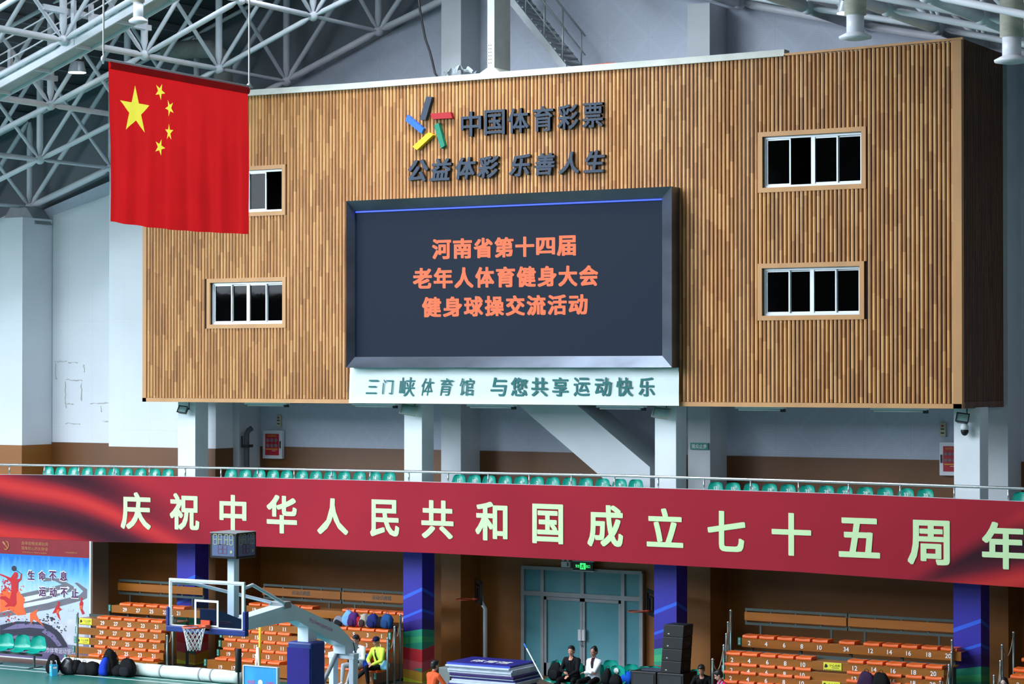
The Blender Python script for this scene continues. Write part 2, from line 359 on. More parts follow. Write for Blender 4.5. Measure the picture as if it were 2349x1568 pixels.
for k, (x0, x1) in enumerate(((408, 448), (927, 968), (1502, 1551), (2188, 2248))):
    a, c = at(x0, 1000, YC).x, at(x1, 1000, YC).x; COLX.append((a, c))
    o = struct(MB().bb(a, c, YC, YC + .58, 0, 7.28).build('column', m_paint, bevel=.01), 'white square column with a violet printed foot, %s from the left under the timber box' % ('first', 'second', 'third', 'fourth')[k], 'column')
    o['group'] = 'columns carrying the timber box'
    m = MB(); wrap(m, a, c, YC, YC + .58, 3.62); m.build('printed_wrap', WR, o, fix=False)
# balcony
bal = MB(); bal.bb(-58, 2, YF + .1, YW + .2, 3.62, zdeck, 0)
pp = [zpx(x, TOPB, YF) for x in range(-400, 2801, 100)]; pb = [zpx(x, BOTB, YF) for x in range(-400, 2801, 100)]
for i in range(len(pp) - 1):
    a, c, d, e = pp[i], pp[i + 1], pb[i + 1], pb[i]
    for dy0, dy1 in ((.03, .2),):
        q = [(a.x, YF + dy0, a.z), (c.x, YF + dy0, c.z), (d.x, YF + dy0, d.z), (e.x, YF + dy0, e.z), (a.x, YF + dy1, a.z), (c.x, YF + dy1, c.z), (d.x, YF + dy1, d.z), (e.x, YF + dy1, e.z)]
        bal.add(q, [(0, 1, 2, 3), (4, 5, 6, 7)[::-1], (0, 1, 5, 4), (3, 2, 6, 7)[::-1]], 0)
struct(bal.build('balcony', [m_paint]), 'white spectator balcony running along the end wall', 'balcony')
# red banner along the balcony front
def banner_mat():
    m = bpy.data.materials.new('red_banner_print'); m.use_nodes = True; nt, b = nodes(m)
    tc = N(nt, 'ShaderNodeTexCoord'); sp = N(nt, 'ShaderNodeSeparateXYZ'); nt.links.new(tc.outputs['Object'], sp.inputs[0])
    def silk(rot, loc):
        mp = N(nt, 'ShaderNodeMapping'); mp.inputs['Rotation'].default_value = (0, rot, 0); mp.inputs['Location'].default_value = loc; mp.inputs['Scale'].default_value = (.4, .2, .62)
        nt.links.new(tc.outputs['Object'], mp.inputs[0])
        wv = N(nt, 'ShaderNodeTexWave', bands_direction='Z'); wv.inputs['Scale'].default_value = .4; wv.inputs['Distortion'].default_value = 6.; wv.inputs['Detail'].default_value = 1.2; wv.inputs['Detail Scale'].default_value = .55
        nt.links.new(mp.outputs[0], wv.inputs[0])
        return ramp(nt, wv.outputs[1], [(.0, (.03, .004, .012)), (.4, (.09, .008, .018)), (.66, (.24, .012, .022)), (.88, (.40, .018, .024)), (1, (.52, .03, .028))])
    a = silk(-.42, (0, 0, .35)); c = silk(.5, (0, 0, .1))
    nz = N(nt, 'ShaderNodeTexNoise'); nz.inputs['Scale'].default_value = .3; nt.links.new(tc.outputs['Object'], nz.inputs[0])
    flat = ramp(nt, nz.outputs[0], [(.3, (.30, .010, .026)), (.7, (.35, .014, .030))])
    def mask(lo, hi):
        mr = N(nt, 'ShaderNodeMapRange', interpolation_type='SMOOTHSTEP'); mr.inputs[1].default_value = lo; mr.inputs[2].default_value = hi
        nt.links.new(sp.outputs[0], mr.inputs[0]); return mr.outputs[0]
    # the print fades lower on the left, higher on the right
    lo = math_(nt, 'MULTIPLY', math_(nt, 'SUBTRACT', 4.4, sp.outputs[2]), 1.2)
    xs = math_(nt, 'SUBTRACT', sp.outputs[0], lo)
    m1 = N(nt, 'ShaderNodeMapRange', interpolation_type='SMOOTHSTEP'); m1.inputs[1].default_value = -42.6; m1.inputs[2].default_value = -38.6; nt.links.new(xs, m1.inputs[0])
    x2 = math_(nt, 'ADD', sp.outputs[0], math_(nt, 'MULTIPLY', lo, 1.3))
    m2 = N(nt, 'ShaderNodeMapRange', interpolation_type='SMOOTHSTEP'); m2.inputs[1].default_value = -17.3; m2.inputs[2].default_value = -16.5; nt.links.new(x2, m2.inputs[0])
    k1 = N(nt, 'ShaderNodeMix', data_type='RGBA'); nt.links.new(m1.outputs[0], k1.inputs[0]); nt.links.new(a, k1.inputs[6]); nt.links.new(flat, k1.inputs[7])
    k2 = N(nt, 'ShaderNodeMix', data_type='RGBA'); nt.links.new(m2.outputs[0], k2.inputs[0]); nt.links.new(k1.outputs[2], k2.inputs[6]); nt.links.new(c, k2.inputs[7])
    nt.links.new(k2.outputs[2], b.inputs['Base Color']); b.inputs['Roughness'].default_value = .75; b.inputs['Specular IOR Level'].default_value = .2
    return m
def bfn(u, v):
    px = -380 + 3160 * u; t = at(px, interp(px, TOPB), YF); q = at(px, interp(px, BOTB), YF)
    f = .006 * math.sin(px * .055) * (1 - v) + .01 * math.sin(px * .21) * max(0, .25 - v)
    return (t.x, YF - .012 + f * .6, q.z + (t.z - q.z) * v)
bn = MB().grid(bfn, 260, 8)
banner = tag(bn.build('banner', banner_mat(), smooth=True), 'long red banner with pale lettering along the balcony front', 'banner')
m_pale = mat('pale_green_print', (200, 230, 176), .6, var=.02, emit=None)
for ch, px, py, wpx, hpx in (('庆', 311, 1171, 69, 84), ('祝', 423, 1173, 68, 83), ('中', 534, 1175, 62, 80), ('华', 646, 1179, 70, 87), ('人', 763, 1184, 71, 82), ('民', 882, 1188, 67, 84), ('共', 1003, 1191, 74, 87), ('和', 1127, 1195, 74, 88),
                             ('国', 1256, 1201, 71, 90), ('成', 1388, 1206, 82, 95), ('立', 1525, 1210, 84, 88), ('七', 1666, 1218, 87, 92), ('十', 1815, 1225, 91, 97), ('五', 1971, 1233, 95, 90), ('周', 2130, 1244, 97, 102), ('年', 2302, 1251, 100, 107)):
    c = at(px, py, YF - .03); s = F / (np.array(c) - CAM).dot(fwd)
    ww = at(px + wpx / 2, py, YF - .03).x - at(px - wpx / 2, py, YF - .03).x
    MB().text(ch, (c.x, YF - .026, c.z), UX, UZ, ww, hpx / s, off=.03, n=TOCAM).build('character', m_pale, banner, fix=False)
# hand rail over the parapet
rl = thing('handrail', 'stainless steel handrail on short posts along the balcony', 'railing', tuple(at(1174, 1111, YF + .1)))
pts = [zpx(x, RAILP, YF + .1) for x in range(-380, 2781, 80)]
MB().path(pts, .034, 10).build('rail', m_rail, rl, smooth=True)
for px in (-58, 22, 102, 181, 262, 343, 425, 507, 591, 675, 761, 849, 938, 1028, 1120, 1214, 1311, 1410, 1510, 1615, 1722, 1832, 1947, 2065, 2189, 2313, 2440):
    a = zpx(px, RAILP, YF + .1); c = zpx(px, TOPB, YF + .1)
    MB().tube((a.x, YF + .1, c.z - .06), a, .022, n=8).build('post', m_rail, rl, smooth=True)
# ------------------------------------------------------------------ timber box
BT = [(328, 232), (600, 213), (800, 200), (1015, 184), (1160, 173), (1400, 155), (1540, 144), (1800, 123), (2000, 105), (2195, 87), (2209, 85.5)]
xl = at(328, 700, YB).x; xr = at(2207, 900, YB).x
z0 = at(1174, 928, YB).z
BTX = [(at(x, y, YB).x, at(x, y, YB).z) for x, y in BT]
ztop = lambda x: interp(x, BTX)
def rect(x0, x1, y0l, y1l, y0r, y1r, Y=YB):
    a = at(x0, (y0l + y1l) / 2, Y); c = at(x1, (y0r + y1r) / 2, Y)
    return a.x, c.x, (at(x0, y1l, Y).z + at(x1, y1r, Y).z) / 2, (at(x0, y0l, Y).z + at(x1, y0r, Y).z) / 2
WIN = [rect(1749, 1976, 316, 434, 299, 418), rect(1748, 1972, 618, 727, 607, 718), rect(482, 647, 396, 489, 386, 485), rect(482, 648, 650, 744, 643, 742)]
TR = .11
HO = [(a - TR, b + TR, c - TR, d + TR) for a, b, c, d in WIN]
wall = MB()
cutx = sorted({xl, xr} | {v for h in WIN for v in h[:2]})
for a, c in zip(cutx, cutx[1:]):          # backing with openings for the windows
    mid = (a + c) / 2; zs = [z0]
    for h in sorted((h for h in WIN if h[0] <= mid <= h[1]), key=lambda h: h[2]): zs += [h[2], h[3]]
    zs.append(min(ztop(a), ztop(c)) - .05)
    for lo, hi in zip(zs[::2], zs[1::2]): wall.bb(a, c, YB + .045, YB + .12, lo, hi, 0)
x = xl + .16; random.seed(11)
while x < xr - .24:
    zt = ztop(x) - .03 - random.choice((0, 0, 0, .03)); segs = [(z0 + .11, zt)]
    for h in HO:
        if h[0] - .04 < x + .03 < h[1] + .04:
            segs = [s for lo, hi in segs for s in ((lo, min(hi, h[2])), (max(lo, h[3]), hi)) if s[1] - s[0] > .05]
    for lo, hi in segs:
        wall.bb(x, x + .048, YB, YB + .045, lo, hi, 1); wall.bb(x + .048, x + .066, YB + .012, YB + .045, lo, hi, 1)
    x += PITCH
wall.bb(xl, xl + .13, YB - .02, YB + .1, z0, ztop(xl), 2); wall.bb(xr - .2, xr, YB - .02, YB + .06, z0, ztop(xr), 2); wall.bb(xl, xr, YB - .02, YB + .08, z0, z0 + .105, 2)
for (a, za), (b_, zb) in zip(BTX, BTX[1:]):
    if a > at(1650, 130, YB).x - .1: wall.prism([(a, za - .05), (b_, zb - .05), (b_, zb + .004), (a, za + .004)], (0, YB - .026, 0), UX, UZ, (0, .1, 0), 2)
for a, b_, c, d in WIN:                     # timber frame round each opening
    for q in ((a - TR, a, c - TR, d + TR), (b_, b_ + TR, c - TR, d + TR), (a, b_, c - TR, c), (a, b_, d, d + TR)): wall.bb(q[0], q[1], YB - .015, YB + .16, q[2], q[3], 2)
    wall.bb(a - .4, b_ + .4, YB + 2.2, YB + 2.3, c - .4, d + .6, 4)  # black sheet added behind each window, paints the unlit room
# the end that faces right, dark slats
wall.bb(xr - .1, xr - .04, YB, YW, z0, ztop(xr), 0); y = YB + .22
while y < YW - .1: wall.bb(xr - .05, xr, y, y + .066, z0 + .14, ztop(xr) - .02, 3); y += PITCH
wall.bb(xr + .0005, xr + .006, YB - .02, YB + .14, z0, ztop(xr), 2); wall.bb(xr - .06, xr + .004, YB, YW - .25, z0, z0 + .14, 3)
wall.bb(xl, xl + .1, YB + .1, 51.96, z0, ztop(xl) - .1, 0)
wall.bb(xl, xr - .1, YB + .1, YW - .02, z0 + .0, z0 + .06, 5); wall.bb(xl, xr - .1, YB + .12, YW - .02, 14.9, 14.98, 4)
struct(wall.build('wall_timber', [m_boxback, m_slat, m_trim, m_slat_side, m_black, m_conc]), 'timber slatted box wall carrying the screen and windows', 'wall')
# white steel beam along the top of the box
tb = MB()
for (a, za), (b_, zb) in zip(BTX, BTX[1:]):
    if a < at(1600, 140, YB).x: tb.prism([(a, za - .04), (b_, zb - .04), (b_, zb + .1), (a, za + .1)], (0, YB - .03, 0), UX, UZ, (0, .3, 0))
    if a < at(1600, 140, YB).x: tb.prism([(a, za - .06), (b_, zb - .06), (b_, zb - .03), (a, za - .03)], (0, YB - .06, 0), UX, UZ, (0, .3, 0))
struct(tb.build('trim_top_beam', m_steelg), 'cream steel beam along the top edge of the timber box', 'beam')
# windows
def glass(name, tint, refl=.9):
    m = bpy.data.materials.new(name); m.use_nodes = True; nt = m.node_tree; nt.nodes.clear()
    o = N(nt, 'ShaderNodeOutputMaterial'); t = N(nt, 'ShaderNodeBsdfTransparent'); t.inputs[0].default_value = (*tint, 1)
    g = N(nt, 'ShaderNodeBsdfGlossy'); g.inputs[0].default_value = (refl, refl, refl, 1); g.inputs['Roughness'].default_value = .03
    f = N(nt, 'ShaderNodeFresnel'); f.inputs[0].default_value = 1.5; x = N(nt, 'ShaderNodeMixShader')
    nz = N(nt, 'ShaderNodeTexNoise'); nz.inputs['Scale'].default_value = 2.2; bp = N(nt, 'ShaderNodeBump'); bp.inputs['Strength'].default_value = .05; bp.inputs['Distance'].default_value = .02
    nt.links.new(nz.outputs[0], bp.inputs['Height']); nt.links.new(bp.outputs[0], g.inputs['Normal'])
    nt.links.new(f.outputs[0], x.inputs[0]); nt.links.new(t.outputs[0], x.inputs[1]); nt.links.new(g.outputs[0], x.inputs[2]); nt.links.new(x.outputs[0], o.inputs[0]); return m
m_glass = glass('dark_window_glass', (.35, .38, .4), .22); m_clear = glass('clear_glass', (.86, .92, .93), .8)
for k, (a, b_, c, d) in enumerate(WIN):
    Yw = YB + .09; t = .055
    wn = struct(MB().bb(a, b_, Yw, Yw + .12, c, c + t).bb(a, b_, Yw, Yw + .12, d - t, d).bb(a, a + t, Yw, Yw + .12, c + t, d - t).bb(b_ - t, b_, Yw, Yw + .12, c + t, d - t).build('window_%d' % (k + 1), m_alu),
                ('white sliding window high at the right of the timber box, one sash open', 'white sliding window low at the right of the timber box', 'white sliding window partly behind the red flag', 'white sliding window below the red flag')[k], 'window')
    wd = (b_ - a - 2 * t) / 4; opened = 1 if k == 0 else (3 if k == 2 else -1)
    MB().bb(a + t + 2 * wd - .05, a + t + 2 * wd + .05, Yw + .01, Yw + .11, c + t, d - t).build('mullion', m_alu, wn)
    for i in range(4):
        if i == opened: continue
        x0 = a + t + i * wd; yy = Yw + .03 + .04 * (i % 2); s = .035
        if (i % 2) == 0: x0, wi = x0, wd + .02
        else: x0, wi = x0, wd
        sash = MB().bb(x0, x0 + s, yy, yy + .03, c + t, d - t).bb(x0 + wi - s, x0 + wi, yy, yy + .03, c + t, d - t).bb(x0 + s, x0 + wi - s, yy, yy + .03, c + t, c + t + s).bb(x0 + s, x0 + wi - s, yy, yy + .03, d - t - s, d - t).build('sash', m_alu, wn)
        MB().poly([(x0 + s, yy + .015, c + t + s), (x0 + wi - s, yy + .015, c + t + s), (x0 + wi - s, yy + .015, d - t - s), (x0 + s, yy + .015, d - t - s)]).build('pane', m_glass, sash, fix=False)
# stair flight seen under the box
sp = [(1150, 895), (1290, 900), (1491, 1071), (1491, 1135), (1420, 1128), (1372, 1087)]
P = [at(x, y, 51.7) for x, y in sp]
struct(MB().prism([(p.x, p.z) for p in P], (0, 51.7, 0), UX, UZ, (0, 1.25, 0)).build('stair', m_conc), 'grey concrete stair flight descending to the balcony under the box', 'stair')
# glazed door below the balcony
m_dglass = mat('teal_frosted_glass', (92, 158, 172), .18, var=.1, scale=.5)
YD = YW - .12
x0, x1 = at(1198, 1400, YD).x, at(1474, 1400, YD).x; zt = at(1336, 1308, YD).z; ztr = at(1336, 1366, YD).z
xm = [at(px, 1400, YD).x for px in (1245, 1337, 1430)]
dr = struct(MB().bb(x0, x1, YD + .02, YD + .04, 0.02, zt).build('door_1', m_dglass), 'frosted teal glass double door with grey frame under the balcony', 'door')
fr = MB(); t = .05
for xx in (x0 + .03, xm[0], xm[2], x1 - .03): fr.bb(xx - .05, xx + .05, YD - .04, YD + .08, 0, zt)
fr.bb(xm[1] - .05, xm[1] + .05, YD - .04, YD + .08, ztr, zt)
fr.bb(x0, x1, YD - .05, YD + .08, zt - .03, zt + .06); fr.bb(x0, x1, YD - .045, YD + .08, ztr - .06, ztr + .06)
fr.build('door_frame', m_zinc, dr)
for a, c in ((xm[0] + .06, xm[1] - .005), (xm[1] + .005, xm[2] - .06)):
    MB().bb(a, a + .07, YD - .03, YD + .05, .02, ztr - .07).bb(c - .07, c, YD - .03, YD + .05, .02, ztr - .07).bb(a, c, YD - .03, YD + .05, ztr - .15, ztr - .07).bb(a, c, YD - .03, YD + .05, .02, .35).build('leaf_frame', m_zinc, dr)
zl0, zl1 = at(1337, 1468, YD).z, at(1337, 1443, YD).z
MB().bb(xm[1] - .1, xm[1] - .01, YD - .09, YD - .02, zl0, zl1).bb(xm[1] + .01, xm[1] + .1, YD - .09, YD - .02, zl0, zl1).build('lock_case', m_alu, dr)
MB().path([(xm[1] + .02 * math.cos(t_), YD - .07, zl0 - .08 + .08 * math.sin(t_)) for t_ in np.linspace(0, 6, 10)], .008, 6).build('padlock', m_dk, dr)
# ================================================================== ROOF STEEL
LX = [-54.8, -51.6, -48.38, -45.17, -41.95, -38.74, -35.6, -32.4]; LZ = [11.0, 12.05, 13.11, 14.17, 15.23, 16.35, 17.55, 18.6]
RX = [-27.8, -24.6, -21.4, -18.2, -15.0, -11.8]; RZ = [18.25, 17.45, 16.65, 15.93, 15.1, 14.2]
YS = [53.46, 50.33, 47.16, 44.01, 40.86]
fr = thing('roof_truss', 'white tubular steel roof truss with round node balls', 'roof truss', (-38.74, 53.46, 16.35))
tubes = []; webs = []; balls = []
for XS, ZS in ((LX, LZ), (RX, RZ)):
    n = len(XS); right = XS is RX
    for j, y in enumerate(YS):
        for i in range(n):
            p = Vector((XS[i], y, ZS[i])); u = p + Vector((0, 0, 2.7))
            big = .085 if not right else .13
            if i < n - 1: tubes.append((p, Vector((XS[i + 1], y, ZS[i + 1])), .1 if (j == 0) else .075))
            if i < n - 1: webs.append((u, Vector((XS[i + 1], y, ZS[i + 1] + 2.7)), .06))
            if j < len(YS) - 1:
                q = Vector((XS[i], YS[j + 1], ZS[i])); tubes.append((p, q, (.055 if j == 0 else (.075, .09, .09, .09)[min(j - 1, 3)]) if not right else .16))
            webs.append((p, u, .095))
            if not right and i < n - 1: webs.append((p, Vector((XS[i + 1], y, ZS[i + 1] + 2.7)), .06 if j else .075))
            if right and i > 0: webs.append((p, Vector((XS[i - 1], y, ZS[i - 1] + 2.7)), .06))
            if j < len(YS) - 1: webs.append((Vector((XS[i], YS[j + 1], ZS[i] + 2.7)), p, .055))
            balls.append((p, .14 if not right else .17))
tubes.append((Vector((-32.4, 53.46, 18.6)), Vector((-27.8, 53.46, 18.25)), .1))
def seen(p, m=260):
    d = np.array(p) - CAM; z = d.dot(fwd); x = CX + F * d.dot(rgt) / z; y = CY - F * d.dot(upv) / z
    return -m < x < 2349 + m and -m < y < 1568 + m
def taper(a, b, r):
    t = (b - a).normalized(); L = (b - a).length
    return [a + t * .1, a + t * .16, a + t * .34, b - t * .34, b - t * .16, b - t * .1], [r * .45, r * .5, r, r, r * .5, r * .45]
for lst, nm in ((tubes, 'chord_tube'), (webs, 'web_tube')):
    lst = [t for t in lst if seen(t[0]) or seen(t[1])]
    lst.sort(key=lambda t: -t[2] / (np.array(t[0]) - CAM).dot(fwd)); rest = MB(); n = 0
    for a, c, r in lst:
        pts, rr = taper(a, c, r)
        if n < 99: MB().path(pts, rr, 10).build(nm, m_steel, fr, smooth=True); n += 1
        else: rest.path(pts, rr, 8)
    if rest.v: o = rest.build(nm, m_steel, fr, smooth=True); o['kind'] = 'stuff'
for p, r in balls:
    if seen(p): MB().ell(p, (r, r, r), 14, 8).build('node_ball', m_steel, fr, smooth=True)
# roof deck over the truss
dk = MB()
DK = [(-60, 12.6)] + [(x, z + 3.) for x, z in zip(LX, LZ)] + [(-28.5, 21.3), (-20, 19.35)] + [(x, z + 3.) for x, z in zip(RX, RZ) if x > -20] + [(-2, 14.5)]
for (a, za), (b_, zb) in zip(DK, DK[1:]):
    for y0, y1 in (((35.5, 40.5), (46.5, YW + .3)) if -37 < (a + b_) / 2 < -20 else ((35.5, YW + .3),)):     # unseen gap added over the middle so the gable fill lamp shines through
        dk.add([(a, y0, za), (b_, y0, zb), (b_, y1, zb), (a, y1, za), (a, y0, za + .2), (b_, y0, zb + .2), (b_, y1, zb + .2), (a, y1, za + .2)], [(0, 1, 2, 3), (4, 7, 6, 5), (0, 4, 5, 1), (2, 6, 7, 3), (0, 3, 7, 4), (1, 5, 6, 2)])
x = -54.
while x < -10:
    z = interp(x, [(a, c + 2.9) for a, c in zip(LX + RX, LZ + RZ)]); dk.bb(x - .06, x + .06, 36, YW, z - .1, z + .1, 1); x += 1.07
struct(dk.build('roof', [m_deck, m_gable]), 'dark metal roof deck on purlins above the truss', 'roof')
# bracket where the truss meets the left corner block
p = Vector((-48.38, 53.3, 13.05))
struct(MB().prism([(-.75, -.5), (.75, -.5), (.3, .05), (-.3, .05)], p - Vector((0, .35, .0)), UX, UZ, (0, .7, 0)).build('truss_bearing', m_zinc), 'grey steel bearing of the roof truss on the left wall block', 'bearing')
# maintenance walkway hung under the truss
cz = lambda x: interp(x, list(zip(LX, LZ))) - .22
wk = thing('catwalk', 'white steel maintenance walkway hung under the roof truss', 'walkway', (-38.74, 44.6, 16.1))
Y0, Y1 = 44.12, 44.78
pn = MB(); lip = MB()
xs = np.arange(-52., -30.5, 1.35)
for a, c in zip(xs, xs[1:]):
    pn.add([(a + .03, Y0, cz(a + .03)), (c - .03, Y0, cz(c - .03)), (c - .03, Y1, cz(c - .03)), (a + .03, Y1, cz(a + .03))], [(0, 1, 2, 3)])
    pn.add([(a + .03, Y0, cz(a + .03) + .03), (c - .03, Y0, cz(c - .03) + .03), (c - .03, Y1, cz(c - .03) + .03), (a + .03, Y1, cz(a + .03) + .03)], [(3, 2, 1, 0)])
    for yy in (Y0, Y1): lip.prism([(a, cz(a) - .06), (c, cz(c) - .06), (c, cz(c) + .16), (a, cz(a) + .16)], (0, yy - .03, 0), UX, UZ, (0, .06, 0))
    lip.bb(a - .05, a + .05, Y0, Y1, cz(a) - .05, cz(a) + .03)
pn.build('deck_panel', mat('pale_walkway_panel', (176, 186, 190), .5), wk, fix=False); lip.build('edge_channel', m_steel, wk)
for yy in (Y0, Y1):
    for h in (.55, 1.1): MB().path([(x, yy, cz(x) + h) for x in xs[::3]] + [(xs[-1], yy, cz(xs[-1]) + h)], .022, 6).build('guard_rail', m_steel, wk)
    for x in xs[::2]: MB().bb(x - .05, x + .05, yy - .05, yy + .05, cz(x), cz(x) + 1.12).build('rail_post', m_steel, wk)
for i in (3, 4, 5, 6):
    for y in (44.01, 47.16):
        z = cz(LX[i]) + 1.05 if y > 45 else cz(LX[i]) + 1.25
        if y > 45: MB().bb(LX[i] - .09, LX[i] + .09, 43.2, 47.35, z - .17, z - .03).build('hanger_beam', m_steel, wk)
# pendant lamps
m_lampon = mat('lit_lamp_face', (255, 252, 244), .5, emit=(255, 248, 236), estr=5., var=.01)
m_lampsh = mat('grey_lamp_shade', (182, 192, 200), .35, .3, var=.04)
def pendant(px, py, Y, label):
    c = at(px, py, Y); t = thing('pendant_lamp', label, 'lamp', tuple(c), group='pendant lamps under the roof')
    MB().lathe(c, [(.24, 0), (.235, .02), (.17, .28), (.16, .29)], 24).build('lamp_shade', m_lampsh, t, smooth=True)
    MB().lathe(c, [(.232, -.012), (.232, .002)], 24).build('diffuser', m_lampon, t)
    MB().lathe(c + Vector((0, 0, .29)), [(.2, 0), (.2, .03), (.06, .06), (.035, .08), (.035, .22), (.012, .23), (.012, 1.6)], 16).build('hanger', m_dk, t, smooth=True)
    return t
pendant(177, 166, 46.5, 'round pendant lamp lit under the walkway, left of the flag'); pendant(1945, 30, 45.5, 'round pendant lamp lit beside a ceiling duct above the timber box')
# air diffusers on round ducts
m_duct = mat('wrapped_duct', (198, 192, 176), .7, var=.12, scale=3, stretch=(1, 1, 4), bump=.3)
def diffuser(px, py, Y, r, label):
    c = at(px, py, Y); t = thing('air_diffuser', label, 'air duct', tuple(c), group='round air diffusers under the roof')
    MB().lathe(c, [(r * .75, .0), (r * 1.45, .03), (r * 1.5, .07), (r * .8, .15)], 24).build('collar', m_steel, t, smooth=True)
    MB().lathe(c + Vector((0, 0, .1)), [(r * .8, 0), (r * .8, .42)], 24).build('neck', m_steel, t, smooth=True)
    MB().lathe(c + Vector((0, 0, .5)), [(r, 0), (r, 2.2)], 24).build('duct', m_duct, t, smooth=True)
diffuser(317, 54, 42.5, .15, 'round white air diffuser above the flag'); diffuser(1962, 92, 43, .22, 'round cream air diffuser above the timber box')
diffuser(2321, 146, 42, .22, 'round cream air diffuser at the right edge under the truss')
# bent air duct behind the flag
E_ = [at(380, 118, 52.6), at(450, 112, 52.6), at(487, 112, 52.6), at(506, 128, 52.6), at(512, 155, 52.6), at(512, 208, 52.6)]
tag(MB().path(E_, .27, 16).build('air_duct', mat('dusty_duct', (150, 154, 150), .7, var=.15), smooth=True), 'grey bent air duct under the roof behind the flag', 'air duct')
# ------------------------------------------------------------------ above the box
def boxpx(x0, x1, y0, y1, Y, dy): a, c = at(x0, y1, Y), at(x1, y0, Y); return a.x, c.x, Y, Y + dy, a.z, c.z
x0, x1 = at(1118, 90, 50.4).x, at(1134, 90, 50.4).x; zb = at(1130, 172, 50.4).z
o = MB().bb(x0, x1, 50.4, 51.2, zb, 21.4); k = at(1125, 155, 50.4).z
q = .28; o.add([(x0 - q, 50.3, zb), (x1 + q, 50.3, zb), (x1 + q, 51.3, zb), (x0 - q, 51.3, zb), (x0, 50.39, k), (x1, 50.39, k), (x1, 51.21, k), (x0, 51.21, k)], [(0, 1, 5, 4), (1, 2, 6, 5), (2, 3, 7, 6), (3, 0, 4, 7), (0, 3, 2, 1)])
for i in range(6):
    for dx in (.05, .11): o.ell((x0 + dx, 50.395, k + .12 + i * .09), (.012, .012, .012), 6, 4, mi=1)
struct(o.build('column_steel', [m_steelg, m_dk]), 'cream steel column standing on top of the timber box', 'column')
stc = thing('metal_staircase', 'grey metal stair with handrails rising behind the timber box top', 'stair', tuple(at(1300, 155, 52.3)))
A0, A1 = at(1150, -30, 52.1), at(1300, 160, 52.1); dirv = (A1 - A0).normalized()
for yy in (52.1, 53.1):
    MB().prism([(A0.x, A0.z - .16), (A1.x, A1.z - .16), (A1.x, A1.z + .12), (A0.x, A0.z + .12)], (0, yy - .03, 0), UX, UZ, (0, .06, 0)).build('stringer', m_zinc, stc)
    for hh, r in ((1.0, .028), (.5, .02)):
        MB().tube(A0 + Vector((0, yy - 52.1, hh)), A1 + Vector((0, yy - 52.1, hh)), r, n=8).build('handrail', m_zinc, stc, smooth=True)
    for f in (.1, .38, .66, .94):
        b0 = A0.lerp(A1, f) + Vector((0, yy - 52.1, 0)); MB().tube(b0, b0 + Vector((0, 0, 1.0)), .022, n=8).build('post', m_zinc, stc, smooth=True)
for i in range(14):
    c = A0.lerp(A1, (i + .5) / 14); MB().bb(c.x - .15, c.x + .15, 52.13, 53.07, c.z - .03, c.z + .01).build('tread', m_zinc, stc)
tag(MB().path([at(x, y, 50.0) for x, y in ((958, -20), (963, 20), (969, 55), (976, 90), (986, 118), (992, 142), (998, 168), (1012, 190))], .03, 8).build('cable', m_blk, smooth=True), 'black cable hanging down to the top of the timber box', 'cable')
c = at(1313, 155, 50.5); cb = MB(); zz = ztop(c.x) + .0
cb.bb(c.x - .24, c.x + .2, 50.3, 50.7, zz + .0, zz + .16); tag(cb.build('cardboard_box', mat('brown_cardboard', (128, 104, 84), .8)), 'brown cardboard box on top of the timber box by the stair', 'box')
c = at(1385, 152, 50.2); m = MB(); random.seed(5)
for i in range(5): m.ell((c.x - .3 + i * .14, 50.2, ztop(c.x) + .09 + random.uniform(0, .03)), (.12, .1, .06), 8, 5)
tag(m.build('cloth', mat('orange_red_cloth', (214, 84, 54), .8), smooth=True), 'crumpled orange red cloth on top of the timber box', 'cloth')
c = at(1052, 174, 50.0); m = MB()
def crump(u, v): return (c.x - .42 + .85 * u, 49.9 + .3 * v, ztop(c.x) + .17 + .17 * math.sin(math.pi * u) * abs(math.sin(7 * u + 3 * v)) + .05 * math.sin(23 * u + 11 * v))
tag(MB().grid(crump, 24, 8).build('plastic_sheet', mat('clear_grey_plastic', (176, 186, 194), .2), fix=False), 'crumpled clear plastic sheet on the box beside the steel column', 'plastic sheet')
# ================================================================== SIGNS ON THE BOX
m_letter = mat('slate_letter_face', (50, 62, 78), .5, var=.06, scale=1.5, spec=.25); m_ledge = mat('letter_edge', (40, 46, 54), .35, .3)
lg = thing('wall_lettering', 'large raised dark Chinese letters above the screen, straight upper line', 'sign', tuple(at(1225, 270, YB)))
def chars(txt, cs, y0, y1, wpx, hpx, off, root, shear=0.):
    for ch, px in zip(txt, cs):
        py = y0 + (y1 - y0) * (px - cs[0]) / (cs[-1] - cs[0]); c = at(px, py, YB); s = F / (np.array(c) - CAM).dot(fwd)
        wd = at(px + wpx / 2, py, YB).x - at(px - wpx / 2, py, YB).x
        MB().text(ch, (c.x, YB - .005, c.z), UX, UZ, wd, hpx / s, off=off, depth=.1, n=TOCAM, shear=shear, mside=1).build('character', [m_letter, m_ledge], root)
chars('中国体育彩票', (1085, 1139, 1193, 1250, 1307, 1364), 285, 265, 47, 57, .02, lg)
lg2 = thing('wall_lettering', 'large raised dark Chinese letters above the screen, brush style lower line', 'sign', tuple(at(1165, 385, YB)))
chars('公益体彩乐善人生', (963, 1016, 1072, 1124, 1198, 1254, 1312, 1369), 392, 371, 46, 50, .032, lg2, .18)
logo = thing('wall_emblem', 'raised emblem of five coloured slanted bars above the screen', 'emblem', tuple(at(990, 285, YB)))
